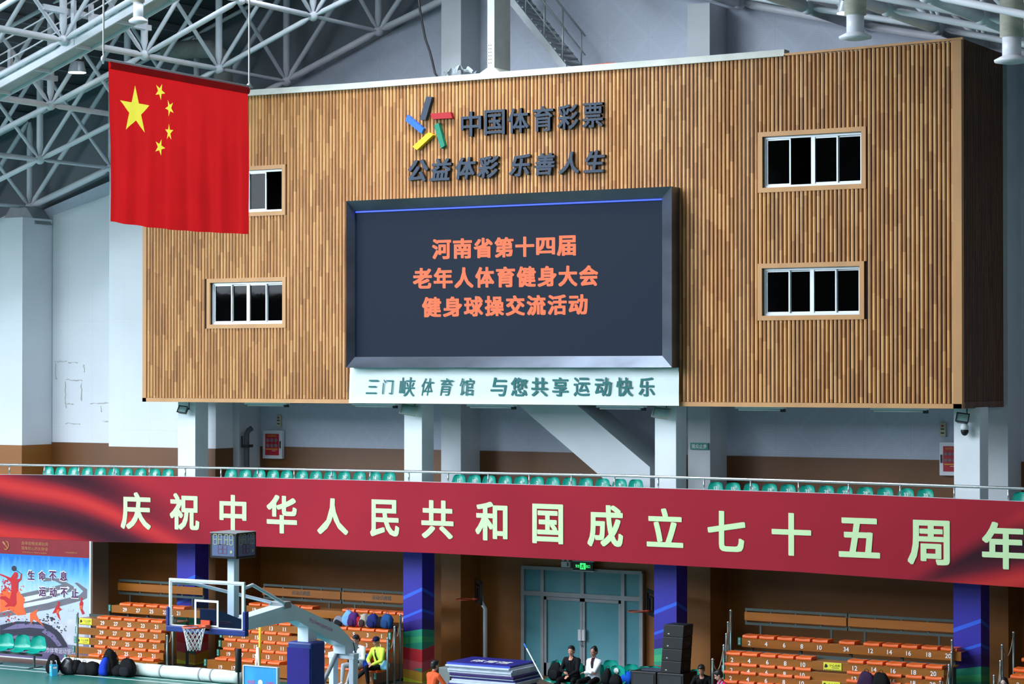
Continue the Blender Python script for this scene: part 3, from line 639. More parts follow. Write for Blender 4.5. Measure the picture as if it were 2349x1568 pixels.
for nm, col, pts in (('slate', (50, 62, 78), ((597, 655), (637, 655), (593, 810), (553, 810))), ('red', (168, 22, 34), ((625, 768), (760, 757), (772, 798), (637, 806))), ('blue', (42, 104, 206), ((470, 775), (580, 868), (565, 903), (457, 815))),
                     ('green', (14, 124, 96), ((650, 848), (680, 828), (722, 983), (695, 1003))), ('yellow', (238, 200, 30), ((505, 990), (612, 893), (643, 912), (535, 1012)))):
    pl = [at(780 + x / 2.936, y / 2.936, YB) for x, y in pts]
    MB().prism([(p.x, p.z) for p in pl], (0, YB - .005, 0), UX, UZ, (0, -.12, 0), 0).build('bar', mat('emblem_' + nm, col, .45, var=.03, spec=.25), logo, bevel=.008)['label'] = nm + ' slanted bar'
# ------------------------------------------------------------------ LED screen
YO, YI = YB - .43, YB - .2
ox0, ox1 = at(794, 650, YO).x, at(1541, 630, YO).x; oz0, oz1 = at(1168, 842.5, YO).z, (at(794, 464, YO).z + at(1541, 424, YO).z) / 2
ix0, ix1 = at(814, 650, YI).x, at(1519, 630, YI).x; iz0, iz1 = at(1166, 817, YI).z, (at(814, 485, YI).z + at(1519, 452, YI).z) / 2
sc = thing('led_screen', 'large dark LED screen with orange Chinese text on the timber box', 'screen', tuple(at(1168, 842, YB)))
m_bez = mat('brushed_dark_bezel', (104, 112, 124), .32, .75, var=.25, scale=.7, stretch=(1, 1, 2))
bz = MB(); O = [(ox0, YO, oz0), (ox1, YO, oz0), (ox1, YO, oz1), (ox0, YO, oz1)]; I = [(ix0, YI, iz0), (ix1, YI, iz0), (ix1, YI, iz1), (ix0, YI, iz1)]; B = [(ox0, YB - .005, oz0), (ox1, YB - .005, oz0), (ox1, YB - .005, oz1), (ox0, YB - .005, oz1)]; J = [(a, YI + .09, c) for a, _, c in I]
bz.add(O + I + B + J, [f for i in range(4) for f in ((i, (i + 1) % 4, 4 + (i + 1) % 4, 4 + i), (i, 8 + i, 8 + (i + 1) % 4, (i + 1) % 4), (4 + i, 4 + (i + 1) % 4, 12 + (i + 1) % 4, 12 + i))])
bz.build('bezel', m_bez, sc)
m_disp = mat('led_panel', (8, 12, 18), .6, var=.08, scale=40, spec=.12, emit=(40, 58, 84), estr=.55)
MB().bb(ix0, ix1, YI + .08, YI + .12, iz0, iz1).build('display', m_disp, sc)
m_led = mat('lit_orange_pixels', (60, 26, 14), .6, emit=(255, 122, 66), estr=.95, var=.01)
for txt, x0, x1, y0, y1, hp in (('河南省第十四届', 989, 1323, 571, 563, 46), ('老年人体育健身大会', 945, 1374, 638, 632, 47), ('健身球操交流活动', 966, 1350, 704, 698, 46)):
    n = len(txt); w_ = (x1 - x0) / n; ln = MB()
    for i, ch in enumerate(txt):
        px = x0 + w_ * (i + .5); py = y0 + (y1 - y0) * (i / (n - 1)); c = at(px, py, YI + .07); s = F / (np.array(c) - CAM).dot(fwd); wd = at(px + w_ * .46, py, YI + .07).x - at(px - w_ * .46, py, YI + .07).x
        MB().text(ch, (c.x, YI + .07, c.z), UX, UZ, wd, hp * (1 if ch not in '四' else .85) / s, off=.042, n=TOCAM).build('glowing_character', m_led, sc, fix=False)
m_blue = mat('lit_blue_strip', (20, 40, 200), .5, emit=(40, 84, 255), estr=1.3, var=.01)
MB().bb(ix0 + .02, ix1 - .01, YI - .0, YI + .05, iz1 - .05, iz1 - .012).build('light_strip', m_blue, sc)
# ------------------------------------------------------------------ white cloth banner below it
YH = YB - .1
hx0, hx1 = at(803, 885, YH).x, at(1557, 885, YH).x; hz0, hz1 = at(1180, 927, YH).z, at(1180, 842, YH).z
def clothfn(u, v):
    sag = .02 * math.sin(9 * u + 2) * v + .015 * math.sin(31 * u) * v * v
    return (hx0 + (hx1 - hx0) * u + .02 * (1 - v) * (2 * u - 1), YH - .02 * (1 - v) - .012 * math.sin(26 * u + 4 * v) - .03 * (v > .86) * math.sin(40 * u), hz0 + (hz1 - hz0) * v + sag * .4)
cl = tag(MB().grid(clothfn, 120, 14).build('cloth_banner', mat('white_cloth', (226, 240, 240), .75, var=.02), smooth=True, fix=False), 'white cloth banner with green writing below the LED screen', 'banner')
m_tealp = mat('teal_print', (8, 108, 108), .6, var=.04)
for ch, cx, wp, hp, sh in (('三', 215, 70, 95, .25), ('门', 318, 68, 98, .1), ('峡', 450, 104, 130, .12), ('体', 585, 80, 118, .2), ('育', 710, 84, 118, .2), ('馆', 850, 96, 118, .1)):
    px, py = 780 + cx / 2.936, 410 + 1400 / 2.936; c = at(px, py, YH - .05); s = F / (np.array(c) - CAM).dot(fwd); wd = at(px + wp / 5.872, py, YH).x - at(px - wp / 5.872, py, YH).x
    MB().text(ch, (c.x, YH - .038, c.z), UX, UZ, wd, hp / 2.936 / s, off=.008, n=TOCAM, shear=sh).build('brush_character', m_tealp, cl, fix=False)
for ch, cx in zip('与您共享运动快乐', (1065, 1202, 1340, 1481, 1625, 1768, 1912, 2062)):
    px, py = 780 + cx / 2.936, 410 + 1400 / 2.936; c = at(px, py, YH - .05); s = F / (np.array(c) - CAM).dot(fwd); wd = at(px + 18.5, py, YH).x - at(px - 18.5, py, YH).x
    MB().text(ch, (c.x, YH - .038, c.z), UX, UZ, wd, 43 / s, off=.024, n=TOCAM).build('character', m_tealp, cl, fix=False)
# ------------------------------------------------------------------ flag
d1 = 34.6; d2 = d1 * 1.092
P1 = Vector(CAM + ray(249, 141) * d1); P2 = Vector(CAM + ray(569, 212) * d2); P2.z = P1.z
U = (P2 - P1); FW = U.length; U.normalize(); FN = U.cross(Vector((0, 0, 1))).normalized()
if FN.dot(Vector(CAM) - P1) < 0: FN = -FN
FH = 367 / F * d1
fl = thing('flag', 'red flag with five yellow stars hanging from two ropes', 'flag', tuple((P1 + P2) / 2))
def fold(x, h):           # x along the flag, h down from the pole, in metres
    k = min(1, h / 1.2)
    return FN * (k * ((.012 + .024 * min(1, max(0, h - .9))) * math.sin(2 * math.pi * x / .62 + .6) + .007 * math.sin(2 * math.pi * x / .27) + .03 * math.sin(x * 1.7 + h)))
def flagp(x, h, e=0.): return P1 + U * x + Vector((0, 0, -h - .035 * math.sin(math.pi * min(1, max(0, x / FW))) * h / FH)) + fold(x, h) + FN * e
def translucent(m, amt):
    nt, b = nodes(m); o = [n for n in nt.nodes if n.type == 'OUTPUT_MATERIAL'][0]; t = N(nt, 'ShaderNodeBsdfTranslucent'); x = N(nt, 'ShaderNodeMixShader'); x.inputs[0].default_value = amt
    nt.links.new(b.inputs['Base Color'].links[0].from_socket, t.inputs[0]); nt.links.new(b.outputs[0], x.inputs[1]); nt.links.new(t.outputs[0], x.inputs[2]); nt.links.new(x.outputs[0], o.inputs[0]); return m
m_flag = translucent(mat('red_flag_cloth', (214, 26, 30), .6, var=.05, scale=2), .4)
g_ = FH / 20; gx = FW / 30
def star_mask(nt, x, y, cx, cy, r, rot):
    dx = math_(nt, 'SUBTRACT', x, cx); dy = math_(nt, 'SUBTRACT', cy, y)
    rad = math_(nt, 'SQRT', math_(nt, 'ADD', math_(nt, 'MULTIPLY', dx, dx), math_(nt, 'MULTIPLY', dy, dy)))
    an = math_(nt, 'ADD', math_(nt, 'ARCTAN2', dx, dy), 4 * math.pi - rot + math.pi / 5)
    fa = math_(nt, 'ABSOLUTE', math_(nt, 'SUBTRACT', math_(nt, 'MODULO', an, 2 * math.pi / 5), math.pi / 5))
    px, py = math_(nt, 'MULTIPLY', rad, math_(nt, 'COSINE', fa)), math_(nt, 'MULTIPLY', rad, math_(nt, 'SINE', fa))
    ri = r * .382; ex, ey = ri * math.cos(math.pi / 5) - r, ri * math.sin(math.pi / 5)      # the edge from a tip to the next notch
    return math_(nt, 'GREATER_THAN', math_(nt, 'SUBTRACT', math_(nt, 'MULTIPLY', py, ex), math_(nt, 'MULTIPLY', math_(nt, 'SUBTRACT', px, r), ey)), 0)
nt, b = nodes(m_flag); uv = N(nt, 'ShaderNodeUVMap'); uv.uv_map = 'cloth'; sp_ = N(nt, 'ShaderNodeSeparateXYZ'); nt.links.new(uv.outputs[0], sp_.inputs[0])
fx, fy = math_(nt, 'MULTIPLY', sp_.outputs[0], FW), math_(nt, 'MULTIPLY', sp_.outputs[1], FH); msk = None
for sx, sy, sr in ((5.2, 5.6, 3.2), (10.4, 2.6, 1.1), (12.5, 4.5, 1.1), (12.5, 7.6, 1.1), (10.4, 9.7, 1.1)):
    k_ = star_mask(nt, fx, fy, sx * gx, sy * g_, sr * g_, 0 if sr > 2 else math.atan2(5 * gx - sx * gx, sy * g_ - 5.6 * g_)); msk = k_ if msk is None else math_(nt, 'MAXIMUM', msk, k_)
mx = N(nt, 'ShaderNodeMix', data_type='RGBA'); src = b.inputs['Base Color'].links[0].from_socket; nt.links.new(msk, mx.inputs[0]); nt.links.new(src, mx.inputs[6]); mx.inputs[7].default_value = (*srgb((255, 240, 80)), 1)
nt.links.new(mx.outputs[2], b.inputs['Base Color']); nt.links.new(mx.outputs[2], [n for n in nt.nodes if n.type == 'BSDF_TRANSLUCENT'][0].inputs[0])
NU, NV = 110, 40
fc_ = MB().grid(lambda u, v: flagp(FW * u, FH * (1 - v)), NU, NV).build('cloth', m_flag, fl, smooth=True)
ul = fc_.data.uv_layers.new(name='cloth')
for lp_ in fc_.data.loops: i_ = lp_.vertex_index; ul.data[lp_.index].uv = ((i_ % (NU + 1)) / NU, 1 - (i_ // (NU + 1)) / NV)
MB().grid(lambda u, v: flagp(FW * u, .0 + .11 * (1 - v), .02 + .02 * math.sin(math.pi * v)), 40, 4).build('hem', translucent(mat('dark_red_hem', (186, 20, 26), .6), .3), fl, smooth=True)
MB().tube(P1 - U * .14 + Vector((0, 0, .02)), P2 + U * .12 + Vector((0, 0, .02)), .022).build('pole', m_steel, fl, smooth=True)
for P, top, nm in ((P1 - U * .12, (231, -30), 'left'), (P2 + U * .03, (569, -30), 'right')):
    Q = Vector(CAM + ray(*top) * (d1 if nm == 'left' else d2)); R = MB().path([P + Vector((0, 0, -.05)), P + Vector((.01, 0, .05)), P + Vector((0, 0, .12)), Vector((P.x, P.y, Q.z + 4))], .014, 8)
    R.ell(P + Vector((0, 0, .03)), (.04, .04, .05), 8, 6); tag(R.build('rope', m_wht, smooth=True), 'white rope holding the %s end of the flag pole' % nm, 'rope')
# ================================================================== BALCONY: seats and fittings
def shell(mb, wd=.225, d0=-.22, hseat=.43, mi=0, top=.84):
    # bucket seat: lip, pan, curve and back as one moulded shell
    prof = [(d0, hseat - .03, .80), (d0 + .03, hseat, .92), (-.08, hseat - .02, 1.), (.06, hseat - .03, 1.), (.15, hseat + .01, 1.), (.2, hseat + .1, .99), (.225, hseat + .22, .94), (.245, top - .07, .82), (.25, top - .02, .68), (.25, top, .46)]
    def fn(e):
        def g(u, v):
            k = v * (len(prof) - 1); i = min(int(k), len(prof) - 2); f = k - i; a, b = prof[i], prof[i + 1]
            y = a[0] + (b[0] - a[0]) * f; z = a[1] + (b[1] - a[1]) * f; w = (a[2] + (b[2] - a[2]) * f) * wd; x = 2 * u - 1; up = min(1, max(0, (z - hseat - .02) / .2))
            return (x * w, y - up * .055 * x * x + e * up, z + (1 - up) * .035 * x * x - e * (1 - up))
        return g
    mb.grid(fn(0), 10, 18, mi); mb.grid(fn(.014), 10, 18, mi, flip=True)
def make_chair(label, cat, num=None, group=None, loc=(0, 0, 0)):
    t = thing('stadium_chair', label, cat, loc, group=group)
    o = Vector(loc); m = MB(); shell(m); m.v = [tuple(Vector(v) + o) for v in m.v]; SH.append(m.build('seat_shell', m_teal, t, smooth=True, fix=False))
    p = MB(); p.tube(o + Vector((0, .02, .02)), o + Vector((0, .02, .41)), .03, n=8).bb(o.x - .1, o.x + .1, o.y - .1, o.y + .14, o.z, o.z + .02).bb(o.x - .15, o.x + .15, o.y - .03, o.y + .07, o.z + .38, o.z + .405); p.build('pedestal', m_greenm, t)
    return t
SH = []
proto = make_chair('x', 'chair', loc=(0, 0, 0)); first = True
YSEAT = 50.95
ST = [([115, 143, 173, 204, 234, 265, 295, 326, 358, 389], range(56, 36, -2), 1070, 1075), ([533, 566, 599, 630, 661, 696, 728, 761, 793, 828, 863, 896], range(36, 12, -2), 1076, 1083),
      ([1056, 1091, 1125, 1162, 1198, 1235, 1271, 1309, 1347, 1385, 1424, 1461], list(range(12, 0, -2)) + list(range(1, 12, 2)), 1088, 1099), ([1644, 1684, 1726, 1768, 1810, 1854, 1898, 1940, 1987, 2033, 2080, 2125, 2344], range(13, 39, 2), 1105, 1121)]
for pxs, nums, ya, yb in ST:
    for i, (px, n) in enumerate(zip(pxs, nums)):
        c = at(px, ya + (yb - ya) * (px - pxs[0]) / (min(pxs[-1], 2130) - pxs[0]), YSEAT + .25)
        lab = 'green plastic chair numbered %d in the front balcony row' % n if px < 2300 else 'green plastic chair at the right end of the balcony row beyond the column'
        loc = (c.x, YSEAT, zdeck); zs = c.z - zdeck
        if first: t = proto; t.location = loc; t['label'] = lab; t['group'] = 'green chairs on the balcony'; first = False
        else: t = dup(proto, loc, 0, lab, 'green chairs on the balcony')
        WM[t.name] = Matrix.Translation(loc); t.scale = (1, 1, zs / .84)
        WM[t.name] = Matrix.Translation(loc) @ Matrix.Diagonal((1, 1, zs / .84, 1))
        if px < 2300: MB().text(str(n), (c.x + .01, YSEAT + .17, c.z - .145), UX, UZ, .085, .085, off=.03, n=TOCAM, natural=True).build('seat_number', m_wht, t, fix=False)
# floodlights on the columns
def flood(px, py, w_, h_, label, dark, cam_=False):
    c = at(px, py, YC - .3); t = thing('floodlight', label, 'floodlight', tuple(c), group='floodlights on the columns')
    R = Matrix.Rotation(-.55, 3, 'X') @ Matrix.Rotation(.25, 3, 'Z')
    q = lambda x, y, z: c + R @ Vector((x, y, z))
    f = MB(); n_ = Vector((0, 1, 0))
    w2, h2 = w_ / 2, h_ / 2
    f.add([q(-w2, 0, -h2), q(w2, 0, -h2), q(w2, 0, h2), q(-w2, 0, h2), q(-w2 * .7, .16, -h2 * .6), q(w2 * .7, .16, -h2 * .6), q(w2 * .7, .16, h2 * .6), q(-w2 * .7, .16, h2 * .6)], [(0, 1, 5, 4), (1, 2, 6, 5), (2, 3, 7, 6), (3, 0, 4, 7), (4, 5, 6, 7)])
    f.add([q(-w2, -.005, -h2), q(w2, -.005, -h2), q(w2, -.005, h2), q(-w2, -.005, h2), q(-w2 * .84, -.005, -h2 * .8), q(w2 * .84, -.005, -h2 * .8), q(w2 * .84, -.005, h2 * .8), q(-w2 * .84, -.005, h2 * .8)], [(0, 1, 5, 4), (1, 2, 6, 5), (2, 3, 7, 6), (3, 0, 4, 7)])
    f.build('housing', m_dk if dark else mat('grey_green_housing', (150, 160, 150), .5), t)
    MB().add([q(-w2 * .84, .01, -h2 * .8), q(w2 * .84, .01, -h2 * .8), q(w2 * .84, .01, h2 * .8), q(-w2 * .84, .01, h2 * .8)], [(0, 1, 2, 3)]).build('glass_front', mat('green_grey_lens', (132, 164, 162), .12, var=.15, scale=6), t)
    MB().tube(q(0, .15, 0), (c.x, YC + .01, c.z + .02), .025).tube((c.x, YC - .0, c.z + .02), (c.x, YC - .0, 7.27), .012).build('bracket', m_dk, t)
flood(418, 938, .28, .22, 'small black floodlight at the top of the first column from the left', True); flood(937, 939, .46, .3, 'grey green floodlight at the top of the second column', False)
flood(1516, 946, .44, .3, 'grey green floodlight at the top of the third column', False); flood(2208, 957, .3, .24, 'black floodlight above the dome camera on the last column', True)
c = at(2213, 985, YC - .16); t = thing('dome_camera', 'white dome security camera with black globe on the last column', 'camera', tuple(c))
MB().lathe(c, [(.095, 0), (.095, .07), (.07, .13), (.05, .17)], 20).build('housing', m_paint, t, smooth=True)
MB().ell(c + Vector((0, 0, -.02)), (.09, .09, .12), 18, 10).build('globe', m_blk, t, smooth=True)
MB().tube(c + Vector((0, 0, .16)), c + Vector((0, 0, .22)), .035).tube(c + Vector((0, 0, .2)), c + Vector((0, .18, .2)), .025).build('arm', m_paint, t)
# strip lamps below the box
for k, (x0, x1, y) in enumerate(((565, 660, 926), (812, 910, 928), (1075, 1182, 929), (1372, 1480, 931), (1690, 1800, 935), (2000, 2128, 938))):
    a, c = at(x0, y, 51.2).x, at(x1, y, 51.2).x
    t = thing('strip_lamp', 'unlit white strip lamp under the timber box, %s from the left' % ('first', 'second', 'third', 'fourth', 'fifth', 'sixth')[k], 'lamp', ((a + c) / 2, 51.2, 7.15), group='strip lamps under the box')
    MB().bb(a, c, 51.1, 51.3, 7.19, 7.27).build('batten', m_paint, t); MB().path([(a + .05, 51.2, 7.165), (c - .05, 51.2, 7.165)], .02, 8).build('tube', m_wht, t, smooth=True); MB().bb(c - .09, c, 51.14, 51.26, 7.12, 7.2).build('end_cap', m_dk, t)
# fire cabinets
m_red = mat('red_cabinet_print', (176, 26, 46), .4); m_gold = mat('gold_print', (208, 160, 52), .5)
def cabinet(x0, x1, y0, y1, label, side=1):
    a, c = at(x0, y1, YW - .2), at(x1, y0, YW - .2); t = thing('fire_cabinet', label, 'cabinet', ((a.x + c.x) / 2, YW - .1, a.z), group='fire cabinets on the end wall')
    q = .1; MB().bb(a.x, c.x, YW - .17, YW - .04, a.z, c.z).build('cabinet_frame', m_alu, t, bevel=.01)
    MB().bb(a.x + q, c.x - q, YW - .185, YW - .165, a.z + q, c.z - q).build('door', m_red, t)
    p = MB(); zz = c.z - q; W_ = c.x - a.x - 2 * q; Hh = c.z - a.z - 2 * q; e = YW - .19
    p.text('消火栓使用方法', ((a.x + c.x) / 2, e, zz - Hh * .09), UX, UZ, W_ * .7, .06, n=TOCAM, mi=1); p.bb(a.x + q + .03, c.x - q - .03, e, e + .004, zz - Hh * .74, zz - Hh * .69, 1); p.bb(a.x + q + W_ * .5, c.x - q - W_ * .2, e, e + .004, zz - Hh * .8, zz - Hh * .785, 2)
    for i in range(3):
        for j in range(2): p.lathe((a.x + q + W_ * (.2 + .3 * i), e + .004, zz - Hh * (.3 + .25 * j)), [(W_ * .12, -.004), (W_ * .12, 0)], 14, mi=0, axis=1)
    p.build('printed_panel', [mat('grey_pictogram', (120, 110, 118), .5), m_gold, m_wht], t)
    hx = c.x - .05 if side > 0 else a.x + .05; MB().bb(hx - .015, hx + .015, YW - .2, YW - .17, (a.z + c.z) / 2 - .1, (a.z + c.z) / 2 + .1).build('handle', m_dk, t)
cabinet(601, 645, 987, 1051, 'red fire hose cabinet in a steel frame beside the bent pipe'); cabinet(2154, 2204, 1014, 1090, 'red fire hose cabinet partly behind the last column', -1)
def plate(px, py, w_, h_, label, Y=YW - .04):
    c = at(px, py, Y); t = thing('alarm_plate', label, 'sign', tuple(c)); MB().bb(c.x - w_ / 2, c.x + w_ / 2, Y - .03, Y + .02, c.z - h_ / 2, c.z + h_ / 2).build('plate', mat('beige_plate', (186, 184, 160), .6), t)
    m = MB(); m.bb(c.x - w_ * .2, c.x + w_ * .2, Y - .034, Y - .03, c.z + h_ * .2, c.z + h_ * .34, 0)
    for k in (0, -.28): m.bb(c.x - w_ * .3, c.x + w_ * .3, Y - .034, Y - .03, c.z + h_ * k, c.z + h_ * k + .03, 1)
    m.build('marking', [m_red, m_blkprint], t)
plate(640, 965, .15, .34, 'small beige alarm plate above the left fire cabinet'); plate(2163, 985, .15, .34, 'small beige alarm plate above the right fire cabinet')
# pipe with a bend
pxx = at(549, 1000, 52.75).x + .15
pp_ = [Vector((pxx, 52.9, at(566, y, 52.9).z)) for y in (1100, 1060, 1010, 995)] + [Vector((pxx + .04, 52.92, at(566, 987, 52.9).z)), Vector((pxx + .14, 52.96, at(566, 981, 52.9).z))]
t = thing('water_pipe', 'grey vertical pipe with a bent top and valve beside the fire cabinet', 'pipe', tuple(pp_[0]))
MB().path(pp_, .075, 12).build('pipe', mat('dark_grey_pipe', (74, 80, 86), .5), t, smooth=True); c = Vector((pxx, 52.9, at(566, 1022, 52.9).z))
MB().bb(c.x - .1, c.x + .16, 52.76, 52.99, c.z - .04, c.z + .04).tube(c + Vector((-.09, -.1, 0)), c + Vector((-.09, -.1, .28)), .025).build('valve', m_dk, t)
# keep-out signs
c = at(1605, 1023, 52.73); m = tag(MB().bb(c.x - .25, c.x + .25, 52.7, 52.735, c.z - .085, c.z + .085).build('wall_sign', m_sign), 'green sign reading 观众止步 on the pilaster right of the third column', 'sign')
WM[m.name] = Matrix.Identity(4); MB().text('观众止步', (c.x, 52.696, c.z), UX, UZ, .42, .11, off=.01, n=TOCAM).build('lettering', m_wht, m, fix=False)
c = at(1577, 1021, 53.0); m = tag(MB().bb(c.x - .32, c.x + .1, 52.7, 52.735, c.z - .085, c.z + .085).build('wall_sign', m_sign), 'green sign mostly hidden by the third column, white letters', 'sign')
WM[m.name] = Matrix.Identity(4); MB().text('止步', (c.x - .04, 52.696, c.z), UX, UZ, .22, .11, off=.01, n=TOCAM).build('lettering', m_wht, m, fix=False)
# ================================================================== BELOW THE BALCONY
# exit sign and emergency lamp over the door
Y_ = YW - .3
a, c = at(1314, 1307, Y_), at(1360, 1289, Y_); e = thing('exit_sign', 'lit green exit sign hanging over the glass door', 'sign', ((a.x + c.x) / 2, Y_, a.z))
MB().bb(a.x, c.x, Y_, Y_ + .06, a.z, c.z).build('sign_body', mat('exit_dark', (14, 40, 34), .4), e); MB().bb(a.x - .02, c.x + .02, Y_ + .01, Y_ + .07, a.z - .02, a.z).bb(a.x - .02, c.x + .02, Y_ + .01, Y_ + .07, c.z, c.z + .02).bb(a.x + .08, a.x + .1, Y_ + .03, Y_ + .05, c.z, 3.62).bb(c.x - .1, c.x - .08, Y_ + .03, Y_ + .05, c.z, 3.62).build('sign_frame', m_alu, e)
m_exit = mat('lit_green_print', (10, 90, 40), .5, emit=(70, 255, 130), estr=1.3, var=.01)
xm_ = (a.x + c.x) / 2; zm_ = (a.z + c.z) / 2; hh = c.z - a.z; ww = c.x - a.x
g = MB(); g.text('安全', (xm_ - ww * .26, Y_ - .004, zm_), UX, UZ, ww * .2, hh * .36, off=.015, n=TOCAM); g.text('出口', (xm_ + ww * .26, Y_ - .004, zm_), UX, UZ, ww * .2, hh * .36, off=.015, n=TOCAM); s_ = hh * .36
g.bb(xm_ - s_, xm_ + s_, Y_ - .004, Y_ + .002, zm_ - s_, zm_ + s_); g.build('lettering', m_exit, e, fix=False)
g = MB(); g.ell((xm_, Y_ - .006, zm_ + s_ * .6), (s_ * .16, .003, s_ * .16), 8, 5)
for p0, p1 in (((0, .4), (-.05, -.1)), ((-.05, -.1), (.35, -.35)), ((.35, -.35), (.25, -.8)), ((-.05, -.1), (-.45, -.5)), ((-.45, -.5), (-.75, -.5)), ((0, .3), (.45, .1)), ((0, .3), (-.45, .15)), ((-.45, .15), (-.5, -.15))):
    g.tube((xm_ + p0[0] * s_, Y_ - .005, zm_ + p0[1] * s_), (xm_ + p1[0] * s_, Y_ - .005, zm_ + p1[1] * s_), s_ * .1, n=6)
g.build('running_figure', mat('exit_dark', (14, 40, 34)), e)
a, c = at(1287, 1300, Y_), at(1307, 1288, Y_); e = thing('emergency_lamp', 'white twin head emergency lamp left of the exit sign', 'lamp', ((a.x + c.x) / 2, Y_, a.z))
MB().bb(a.x, c.x, Y_, Y_ + .1, a.z, c.z).build('battery_box', m_paint, e, bevel=.01); MB().bb(c.x - .08, c.x - .04, Y_ - .004, Y_ + .01, a.z + .03, c.z - .02).build('indicator', m_greenm, e)
for f in (.2, .75): MB().ell((a.x + (c.x - a.x) * f, Y_ + .03, c.z + .05), (.045, .05, .045), 10, 6).build('lamp_head', m_alu, e, smooth=True)
# ------------------------------------------------------------------ bleachers
def numbers(mb, x, Y, z, txt, s=1.): mb.text(txt, (x, Y - .006, z), UX, UZ, .1, .105 * s, off=.02, n=TOCAM, natural=True)
def warn(root, x, Y, z):
    s = MB().bb(x - .22, x + .22, Y - .012, Y - .004, z - .09, z + .09).build('warning_sticker', m_yel, root)
    p = MB().text('小心台阶', (x + .06, Y - .014, z + .025), UX, UZ, .27, .06, off=.01, n=TOCAM).bb(x - .02, x + .16, Y - .014, Y - .012, z - .035, z - .025).prism([(-.2, -.03), (-.14, -.03), (-.11, 0), (-.14, .05), (-.18, .05)], (x, Y - .014, z), UX, UZ, (0, .001, 0))
    for i in range(15): p.bb(x - .2 + i * .028, x - .187 + i * .028, Y - .014, Y - .012, z - .088, z - .062)
    p.build('warning_print', m_blkprint, s)
def seatmesh():
    m = MB(); w2 = .19
    def top(u, v): x = 2 * u - 1; return (x * w2, .0 + .34 * v, .075 - .006 * math.cos(math.pi * u * 2 - math.pi) * (1 - .5 * v) - .012 * (v < .01))
    m.grid(top, 10, 6); m.grid(lambda u, v: (top(u, v)[0], top(u, v)[1], 0), 10, 6, flip=True)
    m.grid(lambda u, v: (top(u, 0)[0], -.012 * math.sin(math.pi * v), top(u, 0)[2] * v), 10, 4); m.grid(lambda u, v: (top(u, 1)[0], .34, top(u, 1)[2] * (1 - v)), 10, 1)
    for s in (0, 1): m.grid(lambda u, v: (top(s, u)[0], top(s, u)[1], top(s, u)[2] * v), 6, 1, flip=(s == 0))
    return m
seat0 = None
def bleacher(label, rows, groups, x0, x1, stickers, legs_end, ends, top_rail, rs=0., extra=()):
    """rows: (front Y, height of the board top, height of the board, x shift of the ends); groups: seat x positions and the numbers"""
    global seat0
    t = thing('bleacher', label, 'bleacher', ((x0 + x1) / 2, rows[0][0], 0), group='folding bleachers under the balcony')
    for k, (Y, z, hb, e0, e1) in enumerate(rows):
        bd = MB().bb(x0 + e0, x1 + e1, Y, Y + .03, z - hb, z).bb(x0 + e0, x1 + e1, Y + .03, rows[k + 1][0] + .05 if k < len(rows) - 1 else Y + .6, z - .03, z - .004).build('row_board', m_board, t, bevel=.004)
        nm = MB()
        for x, n in groups:
            if x0 + e0 < x < x1 + e1 and (n < 100 or k == len(rows) - 1):
                n = n % 100
                if seat0 is None: o = seatmesh().build('seat', m_seat, None); o.parent = t; seat0 = o
                else: o = seat0.copy(); COL.objects.link(o); o.parent = t
                o.location = WM[t.name].inverted() @ Vector((x, Y - .015, z)); WM[o.name] = WM[t.name]
                numbers(nm, x - .02, Y, z - hb * .52, str(n))
        nm.build('seat_number', m_wht, bd, fix=False)
        for q in ends:
            xx = x0 + e0 - .1 if q < 0 else x1 + e1 + .02
            p_ = MB().bb(xx, xx + .08, Y - .01, Y + .02, z - .17, z + .01).build('row_plate', m_sign, t)
            pr = MB(); [pr.text(ch, (xx + .04, Y - .014, z - .03 - .05 * i), UX, UZ, .045, .04, n=TOCAM, natural=True) for i, ch in enumerate(('第', str(k + 1), '排'))]; pr.build('lettering', m_wht, p_, fix=False)
    for x, k in stickers: warn(t, x, rows[k][0], rows[k][1] - rows[k][2] / 2)
    # steel understructure
    fr_ = MB()
    for xx in np.linspace(x0 + .15, x1 - .15, 5):
        fr_.bb(xx - .03, xx + .03, rows[-1][0] + .12, rows[-1][0] + .18, 0, rows[-1][1] - .05)
        fr_.bb(xx - .03, xx + .03, rows[0][0] + .1, rows[-1][0] + .5, .0, .06)
    Y5, z5 = rows[-2][0], rows[-2][1]; fr_.bb(x0, x1, Y5 + .42, Y5 + .45, z5 - .02, rows[-1][1] - rows[-1][2] - .01)
    fr_.build('steel_frame', m_greenm, t)
    # rear rail with its boards
    if top_rail:
        za, zb_, YR, nb = top_rail; Yr = rows[-1][0] + YR
        rf = MB(); pan = []
        w_ = (x1 - x0) / nb
        for i in range(nb):
            a, c = rs + x0 + i * w_ + .02, rs + x0 + (i + 1) * w_ - .02
            for zz in (za, zb_): rf.bb(a, c, Yr, Yr + .05, zz - .03, zz + .03)
            for xx in np.linspace(a + .02, c - .02, 5): rf.bb(xx - .025, xx + .025, Yr + .01, Yr + .04, za, zb_)
            for xx in (a + .4, c - .4): rf.bb(xx - .025, xx + .025, Yr + .01, Yr + .04, rows[-1][1] - .1, za)
            o = MB().bb(a, c, Yr - .04, Yr - .01, za + (zb_ - za) * .24, za + (zb_ - za) * .82).build('back_board', m_board, t)
            if nb == 2 and legs_end == 'text': MB().text('运动员座席', ((a + c) / 2, Yr - .045, (za + zb_) / 2 + .02), UX, UZ, .62, .13, off=.01, n=TOCAM).build('lettering', m_greenm, o, fix=False)
        rf.build('rear_rail', m_greenm, t)
    return t
